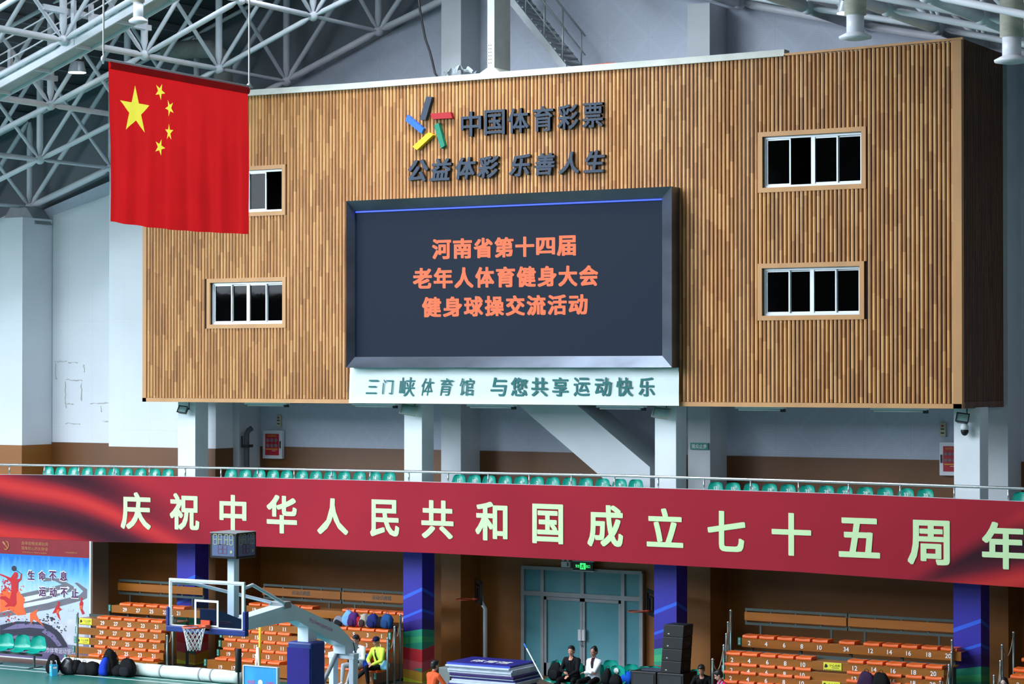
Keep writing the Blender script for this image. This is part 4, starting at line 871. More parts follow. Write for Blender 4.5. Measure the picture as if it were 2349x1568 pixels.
# centre bank between the first and second column
Yr0 = 49.55
zc = lambda px, py, Y: at(px, py, Y).z
xc0, xc1 = at(511, 1475, 49.95).x, at(887, 1455, 49.95).x
rows = [(49.5, zc(690, 1529, 49.5), .33, -.18, -.12), (49.85, zc(690, 1503.5, 49.85), .19, -.02, 0), (49.9, zc(690, 1482, 49.9), .19, 0, 0), (49.95, zc(690, 1460, 49.95), .19, 0, 0), (50.0, zc(690, 1437, 50.0), .19, 0, 0), (51.0, zc(690, 1396, 51.0), .2, 0, .2)]
P_ = at(877, 1455, 50).x - at(845, 1455, 50).x
gs = [(at(877, 1455, 50).x - P_ * i, 2 * i + 1) for i in range(5)]; xg = at(654, 1455, 50).x; gs += [(xg - P_ * i, 11 + 2 * i) for i in range(5)]
bleacher('orange seated bleacher between the first and second columns, bags on its upper row', rows, gs, xc0, xc1, [], 'text', (-1, 1), (zc(760, 1380, 51.75), zc(760, 1380, 51.75) + .36, .75, 2))
# left bank beside the poster
Yl = 48.45
xl0, xl1 = at(178, 1440, Yl + .3).x, at(378, 1450, Yl + .3).x
rows = [(Yl, zc(280, 1512, Yl), .19, -.12, 0), (Yl + .24, zc(280, 1490, Yl + .24), .19, -.03, 0), (Yl + .28, zc(280, 1468, Yl + .28), .19, 0, 0), (Yl + .32, zc(280, 1445, Yl + .32), .19, 0, 0), (Yl + .36, zc(280, 1423, Yl + .36), .19, 0, 0), (Yl + 1.3, zc(300, 1390, Yl + 1.3), .2, .35, .5)]
xq = at(357, 1455, Yl + .3).x; Pl = at(357, 1455, Yl).x - at(325, 1455, Yl).x
bleacher('orange seated bleacher at the left beside the poster', rows, [(xq - .985 * Pl * i, 21 + 2 * i) for i in range(5)] , xl0, xl1, [(xl0 + .24, 4), (xl0 + .22, 2)], '', (-1,), (zc(330, 1363, Yl + 2), zc(330, 1363, Yl + 2) + .36, .7, 1))
# right bank between the third and fourth columns
Yq = 49.2
xr0, xr1 = at(1667, 1510, Yq + .2).x, at(2166, 1535, Yq + .2).x
rows = [(Yq, zc(1910, 1585, Yq), .19, -.02, 0), (Yq + .1, zc(1910, 1562, Yq + .1), .19, 0, 0), (Yq + .14, zc(1910, 1543, Yq + .14), .19, 0, 0), (Yq + .18, zc(1910, 1518, Yq + .18), .2, 0, 0), (Yq + 1.15, zc(1930, 1477, Yq + 1.15), .21, -.05, .06)]
gx = [(at(px, py, Yq + .15).x, n) for px, py, n in ((1680, 1504, 2), (1719, 1507, 4), (1761, 1512, 6), (1802, 1515, 8), (1843, 1519, 10), (1962, 1530, 12), (2006, 1534, 14), (2050, 1539, 16), (2097, 1542, 18), (2142, 1546, 20), (1905, 1525, 134))]
bleacher('orange seated bleacher at the right between the third and fourth columns', rows, gx, xr0, xr1, [(at(1903, 1524, Yq).x, 3), (at(1903, 1570, Yq).x, 1)], '', (-1,), (zc(1944, 1443, Yq + 1.85), zc(1944, 1443, Yq + 1.85) + .34, .7, 2), rs=-.3)
# a bit of the next bank beyond the fourth column
xz = at(2312, 1555, 49.6).x
bleacher('orange seated bleacher at the right edge beyond the fourth column', [(49.6, zc(2330, 1556, 49.6), .25, 0, 0), (49.8, zc(2330, 1540, 49.8), .2, .1, 0), (50.4, zc(2340, 1516, 50.4), .2, .15, 0)], [(xz + .25 + .45 * i, 2 + 2 * i) for i in range(4)], xz, xz + 2.4, [], '', (), None)
# posts with ropes at the ends of the banks
m_post = mat('green_grey_post', (104, 124, 124), .35, .5)
m_rope = mat('beige_rope', (150, 132, 108), .8)
def posts(pts, label, group, place):
    tops = []
    for k, (px, y0, y1, Y) in enumerate(pts):
        a, c = at(px, y1, Y), at(px, y0, Y); zlo = max(0, a.z)
        t = thing('rope_post', label[k], 'post', (a.x, Y, zlo), group=group)
        MB().tube((a.x, Y, zlo), (a.x, Y, c.z - .05), .03, n=10).build('tube', m_post, t, smooth=True); MB().ell((a.x, Y, c.z - .03), (.035, .035, .035), 10, 6).build('cap', m_rail, t, smooth=True)
        MB().bb(a.x - .12, a.x + .06, Y - .05, Y + .05, zlo - (.02 if zlo > .1 else 0), zlo + .04).build('foot', m_post, t); tops.append(Vector((a.x, Y, c.z - .12)))
    for k, (i, j) in enumerate(zip(tops, tops[1:])):
        dd = (j - i).normalized() * .036; i = i + dd; j = j - dd
        mid = (i + j) / 2 - Vector((0, 0, .28)); tag(MB().path([i.lerp(j, q_) - Vector((0, 0, .3 * 4 * q_ * (1 - q_))) for q_ in np.linspace(0, 1, 13)], .012, 6).build('rope', m_rope, smooth=True), 'beige rope from the %s to the next post %s' % (label[k].split(' steel')[0], place), 'rope', 'ropes between bleacher posts')
od = ('lowest', 'second lowest', 'third', 'topmost')
posts([(889, 1461, 1760, 49.45), (905, 1435, 1760, 49.9), (918, 1408, 1760, 50.4)], ['%s steel rope post at the right end of the centre bleacher' % q for q in ('lowest', 'middle', 'rearmost')], 'rope posts', 'at the right of the centre bleacher')
posts([(1635, 1509, 1582, 48.8), (1661, 1477, 1760, 49.35), (1667, 1451, 1760, 49.8), (1671, 1424, 1760, 50.2), (1677, 1397, 1760, 50.6)], ['%s steel rope post at the left end of the right bleacher' % q for q in ('front', 'second', 'third', 'fourth', 'rearmost')], 'rope posts', 'at the left of the right bleacher')
posts([(2158, 1560, 1600, 49.1), (2178, 1522, 1760, 49.4), (2184, 1493, 1760, 49.9), (2185, 1465, 1760, 50.3)], ['%s steel rope post at the right end of the right bleacher' % q for q in ('front', 'second', 'third', 'rearmost')], 'rope posts', 'at the right of the right bleacher')
posts([(2281, 1546, 1590, 49.3), (2296, 1513, 1760, 49.9), (2300, 1476, 1760, 50.4), (2326, 1447, 1760, 51.2)], ['%s steel rope post beyond the fourth column' % q for q in ('front', 'second', 'third', 'rearmost')], 'rope posts', 'beyond the fourth column')
posts([(383, 1455, 1760, 48.1), (396, 1410, 1760, 48.9)], ['%s steel rope post at the right end of the left bleacher' % q for q in ('front', 'rear')], 'rope posts', 'at the right of the left bleacher')
posts([(177, 1404, 1760, 48.3)], ['steel post at the left end of the left bleacher'], 'rope posts', '')
# ================================================================== BASKETBALL STAND
YH_ = 36.6
hl, hr = at(387, 1390, YH_), at(560, 1395, YH_); XH = (hl.x + hr.x) / 2
zt_ = (at(387, 1327, YH_).z + at(560, 1333, YH_).z) / 2; zb_ = (at(387, 1441, YH_).z + at(560, 1449, YH_).z) / 2
bx0, bx1 = hl.x, hr.x
hp = thing('basketball_stand', 'portable basketball stand with glass backboard and pale blue arm', 'basketball hoop', (XH, YH_ + 4, 0))
m_arm = mat('pale_blue_steel', (222, 238, 250), .35, var=.04); m_navy = mat('navy_padding', (26, 52, 130), .5); m_indigo = mat('indigo_vinyl', (36, 22, 128), .4, var=.05)
f = .05
bf = MB(); bf.bb(bx0, bx1, YH_, YH_ + .05, zt_ - f, zt_).bb(bx0, bx1, YH_, YH_ + .05, zb_, zb_ + f).bb(bx0, bx0 + f, YH_, YH_ + .05, zb_ + f, zt_ - f).bb(bx1 - f, bx1, YH_, YH_ + .05, zb_ + f, zt_ - f)
bb_ = bf.build('backboard_frame', m_arm, hp, bevel=.006)
MB().add([(bx0 + f, YH_ + .02, zb_ + f), (bx1 - f, YH_ + .02, zb_ + f), (bx1 - f, YH_ + .02, zt_ - f), (bx0 + f, YH_ + .02, zt_ - f)], [(0, 1, 2, 3)]).build('glass_pane', m_clear, bb_, fix=False)
sq = MB(); a, c = at(442, 1440, YH_), at(499, 1387, YH_); sx0, sx1, sz0, sz1 = XH - .3, XH + .3, zb_ + .06, zb_ + .6; e = .045
for q in ((sx0, sx1, sz1 - e, sz1), (sx0, sx1, sz0, sz0 + e), (sx0, sx0 + e, sz0 + e, sz1 - e), (sx1 - e, sx1, sz0 + e, sz1 - e)): sq.bb(q[0], q[1], YH_ + .012, YH_ + .018, q[2], q[3])
g = .022
for q in ((bx0 + f, bx1 - f, zt_ - f - g, zt_ - f), (bx0 + f, bx0 + f + g, zb_ + f + g, zt_ - f - g), (bx1 - f - g, bx1 - f, zb_ + f + g, zt_ - f - g), (bx0 + f, bx1 - f, zb_ + f, zb_ + f + g)): sq.bb(q[0], q[1], YH_ + .012, YH_ + .018, q[2], q[3])
sq.build('target_square', m_wht, bb_)
pd = MB(); pd.bb(bx0 - .05, bx1 + .05, YH_ - .03, YH_ + .09, zb_ - .07, zb_ + .05); pd.bb(bx0 - .05, bx0 + .02, YH_ - .03, YH_ + .09, zb_ + .05, zb_ + .42); pd.bb(bx1 - .02, bx1 + .05, YH_ - .03, YH_ + .09, zb_ + .05, zb_ + .42)
pd.build('edge_padding', m_navy, hp, bevel=.015)
zr = zb_ + .1; rc = Vector((XH, YH_ - .38, zr)); R_ = .228
rim = MB(); rim.path([rc + Vector((R_ * math.cos(t_), R_ * math.sin(t_), 0)) for t_ in np.linspace(0, 2 * math.pi, 37)[:-1]], .016, 8, closed=True)
rim.bb(XH - .1, XH + .1, YH_ - .17, YH_ - .0, zr - .03, zr + .02).bb(XH - .11, XH + .11, YH_ - .03, YH_ - .0, zr - .1, zr + .1)
m_rim = mat('orange_rim', (238, 92, 52), .4); rm = rim.build('rim', m_rim, hp, smooth=False)
nt_ = MB(); L, K = 6, 12
def np_(i, l): k = l / L; r = R_ * (1 - .46 * k ** .8) * (1 if l < L else 1.02); a_ = 2 * math.pi * (i + .5 * (l % 2)) / K; return rc + Vector((r * math.cos(a_), r * math.sin(a_), -.46 * k - .0))
for l in range(L):
    for i in range(K):
        for di in ((0, 1) if l % 2 else (0, -1)): nt_.tube(np_(i, l), np_(i + di, l + 1), .0065, n=4)
nt_.build('net', m_wht, rm)
def hx(px, py): return atX(px, py, XH)
# main arm
top_ = [(532, 1421), (654, 1383), (762, 1433), (808, 1482)]; bot_ = [(803, 1492), (733, 1460), (665, 1421), (575, 1438), (532, 1450)]
tp = [hx(*p) for p in top_]; bt = [hx(*p) for p in bot_]; off_ = tp[0].y - (YH_ + .12)
poly = [(p.y, p.z) for p in tp + bt]
MB().prism(poly, (XH - .17, 0, 0), (0, 1, 0), UZ, (.34, 0, 0)).build('arm', m_arm, hp, bevel=.012)
# address printed along the arm
tdir = Vector((0, tp[2].y - tp[1].y, tp[2].z - tp[1].z)).normalized(); tn = tdir.cross(Vector((-1, 0, 0))).normalized(); tn = tn if tn.z > 0 else -tn
cc = hx(721, 1432); MB().text('Http://www.jsports.com', (XH + .174, cc.y, cc.z), tdir, tn, .9, .12, n=(1, 0, 0)).build('lettering', mat('rose_print', (226, 120, 170), .5), hp, fix=False)
y1, z1 = tp[0].y, tp[0].z
MB().prism([(YH_ + .06, zb_ + .05), (y1 + .1, bt[-1].z - .02), (y1 + .1, tp[0].z), (YH_ + .06, zb_ + .42)], (XH - .2, 0, 0), (0, 1, 0), UZ, (.4, 0, 0)).build('arm_padding', m_navy, hp, bevel=.02)
pk = tp[1]
for s_, xx in ((-1, bx0 + .05), (1, bx1 - .02)):
    MB().path([(xx, YH_ + .04, zt_ - .12), (xx - s_ * .03, YH_ + .34, zt_ - .08), (XH + s_ * .12, pk.y - .15, pk.z + .0), (XH + s_ * .1, pk.y + .05, pk.z - .02)], .035, 10).build('brace', m_arm, hp, smooth=True)
MB().bb(XH - .2, XH + .2, pk.y - .3, pk.y - .05, pk.z - .08, pk.z + .06).build('brace_clamp', m_zinc, hp, bevel=.01)
# pivot and padded pillar
pv = hx(705, 1448); MB().bb(XH - .14, XH + .14, pv.y - .16, pv.y + .16, pv.z - .35, pv.z + .15).bb(XH - .24, XH + .24, pv.y - .22, pv.y + .2, pv.z - .45, pv.z - .33).build('pivot_bracket', m_arm, hp, bevel=.01)
a, c = hx(690, 1470), hx(740, 1470)
pw = .31; zt2 = hx(700, 1470).z
MB().bb(XH - pw, XH + pw, pv.y - .28, pv.y + .22, .32, zt2).build('pillar_padding', m_navy, hp, bevel=.04)
MB().bb(XH - pw + .0, XH + pw - .04, pv.y - .3, pv.y - .27, .36, zt2 - .12).build('pad_front', m_indigo, hp)
MB().bb(XH - .8, XH + .8, pv.y - .6, pv.y + 2.2, .06, .3).build('base_box', m_navy, hp, bevel=.03)
for sx in (-1, 1):
    for dy in (-.4, 2.0): MB().lathe((XH + sx * .7, pv.y + dy, .045), [(.06, -.045), (.06, .04)], 14).build('wheel', m_blk, hp)
ty = hx(788, 1492); 
for sx in (-1, 1): MB().bb(XH + sx * .26 - .06, XH + sx * .26 + .06, ty.y - .092, ty.y + .092, .3, ty.z - .12).build('rear_leg', m_arm, hp, bevel=.01)
MB().bb(XH - .34, XH + .34, ty.y - .1, ty.y + .1, ty.z - .16, ty.z - .04).bb(XH - .16, XH + .16, ty.y - .16, ty.y + .14, ty.z - .05, ty.z + .22).build('rear_head', m_arm, hp, bevel=.01); MB().bb(XH - .22, XH + .22, ty.y - .06, ty.y + .06, .5, .58).build('crossbar', m_arm, hp, bevel=.01)
MB().tube((XH - .1, ty.y - .1, ty.z - .05), (XH - .1, pv.y + .25, .9), .05).build('strut', m_zinc, hp, smooth=True)
lp = [hx(793, 1472) + Vector((.2, 0, 0)), hx(797, 1488) + Vector((.22, 0, -.1)), hx(800, 1515) + Vector((.2, 0, 0)), hx(796, 1538) + Vector((.2, 0, 0)), hx(789, 1540) + Vector((.2, 0, 0)), hx(786, 1520) + Vector((.2, 0, 0)), hx(791, 1508) + Vector((.2, 0, 0))]
MB().path(lp, .01, 6).build('cable', m_blk, hp, smooth=True)
# shot clock on its pole
ps = atX(535, 1416, XH); pt = Vector((XH, ps.y, atX(535, 1278, XH).z)); 
ck = thing('shot_clock', 'four sided black shot clock on a white pole above the backboard', 'clock', (XH, ps.y, ps.z))
MB().bb(XH - .085, XH + .085, ps.y - .085, ps.y + .085, ps.z + .0, pt.z).build('pole', m_arm, ck, bevel=.008)
zc0 = pt.z; zc1 = atX(537, 1220, XH).z; cw = .33
MB().bb(XH - cw, XH + cw, ps.y - cw, ps.y + cw, zc0, zc1).build('case', m_blk, ck, bevel=.012)
MB().bb(XH - cw - .005, XH + cw + .005, ps.y - cw - .005, ps.y + cw + .005, zc1, zc1 + .015).build('lid', m_zinc, ck)
m_face = mat('grey_clock_face', (98, 112, 146), .25); m_seg = mat('pale_yellow_segment', (170, 178, 140), .5); m_dim = mat('dim_red_segment', (112, 72, 92), .5)
for k in range(4):
    Rz = Matrix.Rotation(k * math.pi / 2, 3, 'Z'); o = Vector((XH, ps.y, (zc0 + zc1) / 2)); u = Rz @ Vector((1, 0, 0)); n_ = Rz @ Vector((0, -1, 0)); hh = (zc1 - zc0) / 2
    P = lambda x, z, e: o + u * x + Vector((0, 0, z)) + n_ * (cw + e)
    fc = MB().add([P(-.28, -hh + .05, .004), P(.28, -hh + .05, .004), P(.28, hh - .05, .004), P(-.28, hh - .05, .004)], [(0, 1, 2, 3)]).build('clock_face', m_face, ck, fix=False)
    for x in (-.2, -.08, .08, .2):
        dg = MB()
        for (x0_, z0_, x1_, z1_) in ((-.035, .1, .035, .1), (-.035, 0, .035, 0), (-.035, -.1, .035, -.1), (-.04, .0, -.04, .1), (.04, 0, .04, .1), (-.04, -.1, -.04, 0), (.04, -.1, .04, 0)):
            p = P(x + x0_, z0_ + hh * .5, .008); q = P(x + x1_, z1_ + hh * .5, .008); dd = (q - p).normalized(); sd = dd.cross(n_) * .007; dg.poly([p - sd, q - sd, q + sd, p + sd])
        dg.build('digit', m_seg, fc, fix=False)
    dg = MB(); dg.poly([P(.2 + .03 * math.cos(t_), -hh * .45 + .03 * math.sin(t_), .008) for t_ in np.linspace(0, 2 * math.pi, 13)[:-1]])
    dg.build('indicator_dot', m_seg, fc, fix=False)
    for x in (-.08, .04):
        dm = MB()
        for (x0_, z0_, x1_, z1_) in ((-.04, .09, .04, .09), (-.04, 0, .04, 0), (-.04, -.09, .04, -.09), (-.05, -.09, -.05, .09), (.05, -.09, .05, .09)):
            p = P(x + x0_, z0_ - hh * .25, .008); q = P(x + x1_, z1_ - hh * .25, .008); dd = (q - p).normalized(); sd = dd.cross(n_) * .006; dm.poly([p - sd, q - sd, q + sd, p + sd])
        dm.build('dim_digit', m_dim, fc, fix=False)
# ------------------------------------------------------------------ court side things
p = at(547, 1515, 44.0); t = thing('padded_post', 'thin post wrapped in black foam in front of the bleacher', 'post', (p.x, 44.0, 0))
MB().tube((p.x, 44, at(547, 1541, 44).z), (p.x, 44, at(547, 1487, 44).z), .075, n=16).build('foam_pad', m_blk, t, smooth=True, bevel=.01); MB().tube((p.x, 44, 0.02), (p.x, 44, at(547, 1541, 44).z + .03), .025).build('pole', m_dk, t); MB().lathe((p.x, 44, .0), [(.2, .012), (.2, .03), (.04, .05)], 18).build('foot', m_dk, t)
p0, p1 = at(594, 1545, 46.4), at(597, 1434, 46.4); t = thing('net_post', 'yellow pole with two white leaning stays in front of the centre bleacher', 'post', (p0.x, 46.4, 0))
MB().tube((p0.x, 46.4, 0.01), (p1.x, 46.4, p1.z), .035).build('pole', mat('yellow_paint', (226, 178, 28), .4), t, smooth=True)
for s_ in (-1, 1):
    q = at(587 if s_ < 0 else 602, 1531, 46.3); MB().tube((p0.x + s_ * .01, 46.34, at(594, 1484, 46.3).z), (q.x, 46.2, .02), .022).build('stay', m_wht, t, smooth=True)
# blue advertising board and the green drum behind it
a, c = at(560, 1600, 44.6), at(635, 1532, 44.6); t = thing('advertising_board', 'low blue advertising board with red lettering at the court edge', 'board', ((a.x + c.x) / 2, 44.6, 0))
m_sky = mat('sky_blue_print', (52, 160, 226), .45, var=.12, scale=2.5)
MB().bb(a.x, c.x, 44.6, 44.66, 0.012, c.z).build('panel', m_sky, t); MB().bb(a.x - .03, a.x, 44.58, 44.68, .012, c.z + .02).bb(c.x, c.x + .03, 44.58, 44.68, .012, c.z + .02).bb(a.x, c.x, 44.58, 44.68, c.z, c.z + .02).build('frame', m_alu, t)
zz = at(597, 1565, 44.6).z
l_ = MB().text('体育彩票', ((a.x * .78 + c.x * .22), 44.596, zz), UX, UZ, .22, .09, n=TOCAM).text('公益体彩', ((a.x * .2 + c.x * .8), 44.596, zz), UX, UZ, .22, .09, n=TOCAM); l_.build('lettering', mat('pink_red_print', (226, 60, 120), .5), t, fix=False)
MB().lathe(((a.x + c.x) / 2, 44.594, zz), [(.07, 0), (.07, .005)], 16, axis=1).build('round_emblem', m_wht, t)
p = at(641, 1549, 46.0); tag(MB().lathe((p.x - .25, 46.2, .24), [(.22, 0), (.24, .03), (.24, .5), (.22, .53)], 20, axis=0).build('drum', mat('dark_green_plastic', (20, 70, 60), .4), smooth=True), 'dark green drum lying behind the blue advertising board', 'drum')
# long rolled mat
YM = atZ(330, 1551, 0).y; r_ = .17; a, c = at(150, 1525, YM).x, at(552, 1540, YM).x
t = thing('rolled_mat', 'long white rolled mat lying in front of the left bleacher', 'mat', ((a + c) / 2, YM, 0))
rm_ = MB(); xs_ = np.linspace(a, c, 40); rm_.path([(x, YM, .012 + r_) for x in xs_], [r_ + .006 * math.sin(i * 1.3) for i in range(40)], 18); rm_.build('roll', mat('dirty_white_vinyl', (214, 226, 222), .6, var=.1, scale=1.4), t, smooth=True)
for px in (488, 462, 372, 300): x = at(px, 1540, YM).x; MB().path([(x, YM, .012 + r_), (x + .05, YM, .012 + r_)], r_ + .008, 18).build('tape', mat('grey_tape', (150, 158, 160), .6), t, smooth=True)
# wide poster at the left
YP = 49.4; P0 = at(206, 1375, YP); pz0, pz1 = at(100, 1511, YP).z, at(100, 1236, YP).z; px0 = at(-120, 1400, YP).x
po = thing('poster_board', 'tall sports poster board with red top at the left edge', 'poster', ((px0 + P0.x) / 2, YP, 0))
def poster_mat():
    m = bpy.data.materials.new('poster_print'); m.use_nodes = True; nt, b = nodes(m); tc = N(nt, 'ShaderNodeTexCoord'); sp_ = N(nt, 'ShaderNodeSeparateXYZ'); nt.links.new(tc.outputs['Object'], sp_.inputs[0])
    nz = N(nt, 'ShaderNodeTexNoise'); nz.inputs['Scale'].default_value = 3.; nz.inputs['Detail'].default_value = 6
    mp = N(nt, 'ShaderNodeMapping'); mp.inputs['Scale'].default_value = (2.2, 1, .5); nt.links.new(tc.outputs['Object'], mp.inputs[0]); nt.links.new(mp.outputs[0], nz.inputs[0])
    f_ = math_(nt, 'ADD', math_(nt, 'DIVIDE', sp_.outputs[2], pz1 - .02), math_(nt, 'MULTIPLY', math_(nt, 'SUBTRACT', nz.outputs[0], .5), .22))
    nt.links.new(ramp(nt, f_, [(.02, srgb((96, 86, 124))), (.16, srgb((120, 118, 146))), (.32, srgb((184, 192, 206))), (.55, srgb((180, 204, 226))), (.72, srgb((98, 172, 222))), (.84, srgb((18, 110, 196)))]), b.inputs['Base Color']); b.inputs['Roughness'].default_value = .4; return m
zred = at(100, 1274, YP).z
MB().bb(px0, P0.x, YP, YP + .05, pz0, zred).build('printed_panel', poster_mat(), po); MB().bb(px0, P0.x, YP - .002, YP + .05, zred, pz1).build('red_header', mat('dark_red_print', (128, 14, 30), .45), po)
MB().bb(P0.x, P0.x + .05, YP - .02, YP + .06, pz0, pz1).bb(px0, P0.x + .05, YP - .02, YP + .06, pz0 - .07, pz0).bb(P0.x - .1, P0.x - .04, YP + .06, YP + .12, 0, pz1).bb(px0, px0 + .06, YP + .06, YP + .12, 0, pz1).bb(px0, P0.x, YP + .02, YP + .1, 0, pz0 - .07).build('frame', m_alu, po)
pq = lambda x, y, e=.004: at(x / 4.506, 1220 + y / 4.506, YP - e)
def flat(pts, e, mi, mb): mb.poly([tuple(pq(x, y, e)) for x, y in pts], mi)
art = MB(); AM = [mat('art_grey', (104, 102, 112), .5), mat('art_white', (206, 212, 222), .5), mat('art_red', (186, 24, 34), .5), mat('art_orange', (228, 96, 44), .5), mat('art_ink', (40, 40, 58), .5), mat('art_violet', (112, 100, 140), .5), mat('art_lightgrey', (190, 194, 204), .5)]
flat([(0, 690), (200, 640), (560, 560), (640, 540), (560, 500), (450, 510), (460, 470), (620, 480), (760, 560), (770, 600), (500, 690), (0, 800)], .0026, 0, art)
flat([(0, 720), (300, 660), (640, 590), (700, 560), (720, 575), (690, 610), (300, 710), (0, 770)], .004, 1, art)
flat([(770, 525), (800, 520), (900, 590), (900, 680), (860, 700), (500, 800), (0, 880), (0, 830), (500, 730), (820, 650), (860, 610)], .0034, 0, art)
flat([(0, 780), (500, 690), (700, 660), (500, 730), (0, 830)], .005, 1, art)
flat([(0, 960), (180, 920), (420, 930), (520, 960), (620, 1040), (690, 1160), (700, 1190), (420, 1200), (0, 1190)], .0042, 4, art)
flat([(420, 880), (560, 900), (600, 940), (540, 960), (440, 930)], .004, 6, art); flat([(560, 980), (720, 900), (860, 860), (900, 880), (860, 1180), (700, 1160), (640, 1060)], .002, 6, art)
flat([(0, 640), (60, 560), (90, 620), (170, 590), (260, 690), (240, 760), (270, 850), (180, 860), (100, 800), (0, 830)], .006, 3, art)
# spatter and brush marks of the print
random.seed(21)
for cx_, cy_, sx_, sy_, mi_, n_ in ((60, 560, 60, 90, 2, 60), (200, 620, 50, 90, 3, 50), (190, 800, 70, 70, 3, 60), (80, 860, 90, 60, 2, 30), (480, 900, 90, 40, 4, 30), (600, 1010, 90, 60, 4, 36), (560, 1130, 110, 40, 4, 30), (250, 930, 200, 30, 4, 40), (700, 800, 60, 60, 6, 10)):
    for _ in range(n_):
        x_, y_, r_ = random.gauss(cx_, sx_ * .6), random.gauss(cy_, sy_ * .6), random.uniform(3, 15) * random.random() + 2
        flat([(x_ + r_ * random.uniform(.6, 1.5) * math.cos(t_), y_ + r_ * random.uniform(.5, 1.1) * math.sin(t_)) for t_ in np.linspace(0, 2 * math.pi, 7)[:-1] if True], .0065 + .0004 * _ / n_, mi_, art) if x_ < 890 else None
flat([(20, 1010), (160, 950), (300, 940), (430, 960), (470, 1000), (300, 985), (150, 1000)], .0047, 5, art); flat([(470, 1000), (560, 1060), (640, 1170), (600, 1180), (520, 1090), (430, 1030)], .0052, 5, art); flat([(0, 1100), (200, 1060), (380, 1080), (420, 1120), (200, 1100)], .0057, 5, art)
for x_, y_ in ((590, 740), (830, 700)):
    flat([(x_, y_ + 60), (x_ + 22, y_ + 55), (x_ + 14, y_ + 100), (x_ - 10, y_ + 90)], .0095, 3, art); art.poly([tuple(pq(x_ + 14 + 11 * math.cos(t_), y_ - 12 + 13 * math.sin(t_), .0095)) for t_ in np.linspace(0, 2 * math.pi, 9)[:-1]], 2)
# the red badminton player
flat([(0, 428), (60, 450), (110, 470), (130, 440), (150, 410), (178, 415), (186, 450), (172, 485), (205, 480), (214, 430), (226, 432), (222, 490), (190, 520), (188, 600), (168, 640), (172, 740), (150, 770), (100, 765), (60, 775), (45, 765), (80, 740), (40, 700), (0, 690), (0, 665), (60, 660), (100, 690), (118, 620), (112, 520), (60, 470), (0, 445)], .008, 2, art)
art.tube(pq(222, 432, .01), pq(160, 388, .01), .008, n=6, mi=4); art.poly([tuple(pq(144 + 25 * math.cos(t_), 374 + 28 * math.sin(t_), .01)) for t_ in np.linspace(0, 2 * math.pi, 17)[:-1]], 4)
flat([(310, 840), (345, 820), (400, 790), (370, 840), (400, 900), (460, 980), (400, 930), (340, 900), (320, 960), (310, 890)], .009, 3, art); flat([(590, 750), (620, 720), (610, 770), (640, 800), (600, 820), (625, 910), (600, 880), (580, 830), (540, 840)], .009, 2, art); flat([(820, 740), (840, 690), (860, 730), (850, 790), (875, 840), (850, 850), (830, 800)], .009, 2, art)
art.build('printed_picture', AM, po, fix=False)
for txt, pts, mm in (('生命不息', ((320, 445), (432, 450), (543, 450), (655, 455)), 'deep_plum_print'), ('运动不止', ((438, 615), (548, 620), (660, 625), (772, 630)), 'deep_plum_print')):
    for ch, (x, y) in zip(txt, pts):
        c = pq(x, y, .012); MB().text(ch, c, UX, UZ, .29, .30, off=.07, n=TOCAM).build('slogan_outline', m_wht, po, fix=False); c = pq(x, y, .018); MB().text(ch, c, UX, UZ, .26, .26, off=.035, n=TOCAM).build('slogan_character', mat(mm, (84, 26, 84) if (x + y) % 2 else (150, 30, 50), .5), po, fix=False)
tx = MB(); tx.text('百年征程波澜壮阔', pq(358, 118, .008), UX, UZ, .98, .095, n=TOCAM); tx.text('百年初心历久弥坚', pq(358, 170, .008), UX, UZ, .98, .095, n=TOCAM); tx.text('庆祝中国共产党成立100周年', pq(358, 212, .008), UX, UZ, .9, .04, n=TOCAM); tx.text('热烈庆祝建党百年', pq(735, 212, .008), UX, UZ, .44, .04, n=TOCAM)
e0 = pq(60, 135, .008); tx.path([e0 + Vector((.11 * math.cos(t_) - .0, 0, .12 * math.sin(t_))) for t_ in np.linspace(-2.2, 1.5, 14)], [.008 + .012 * math.sin(math.pi * i / 13) for i in range(14)], 6)
tx.tube(e0 + Vector((-.07, 0, .06)), e0 + Vector((.09, 0, -.1)), .014, n=6); tx.box(e0 + Vector((-.07, 0, .06)), (.12, .01, .05), Matrix.Rotation(.7, 3, 'Y')); tx.build('gold_lettering', mat('dull_gold_print', (176, 126, 74), .5), po, fix=False)
MB().text('三门峡市体育运动管理', pq(560, 1222, .006), UX, UZ, 1.55, .16, off=.01, n=TOCAM).build('pale_lettering', mat('pale_lilac_print', (196, 190, 206), .5), po, fix=False)
# row of green seats on one beam in front of the poster
tb_ = thing('seat_row', 'row of green bucket seats on one beam in front of the poster', 'bench', (at(50, 1500, 47.9).x, 47.9, 0))
xb = [at(px, 1490, 47.9).x for px in (-26, 8, 46, 82)]
for x in xb:
    m = MB(); shell(m, .235, -.24, .47, top=.86); R90 = Matrix.Rotation(.35, 3, 'Z'); m.v = [tuple(R90 @ Vector(v) + Vector((x, 47.9, 0))) for v in m.v]; m.build('seat_shell', m_teal, tb_, smooth=True, fix=False)
MB().bb(xb[0] - .4, xb[-1] + .2, 47.86, 47.94, .34, .4).build('beam', m_greenm, tb_)
for x in (xb[0] + .2, xb[-1] - .05): MB().tube((x, 47.9, .02), (x, 47.9, .36), .03).bb(x - .04, x + .04, 47.6, 48.2, 0, .03).build('leg', m_greenm, tb_)
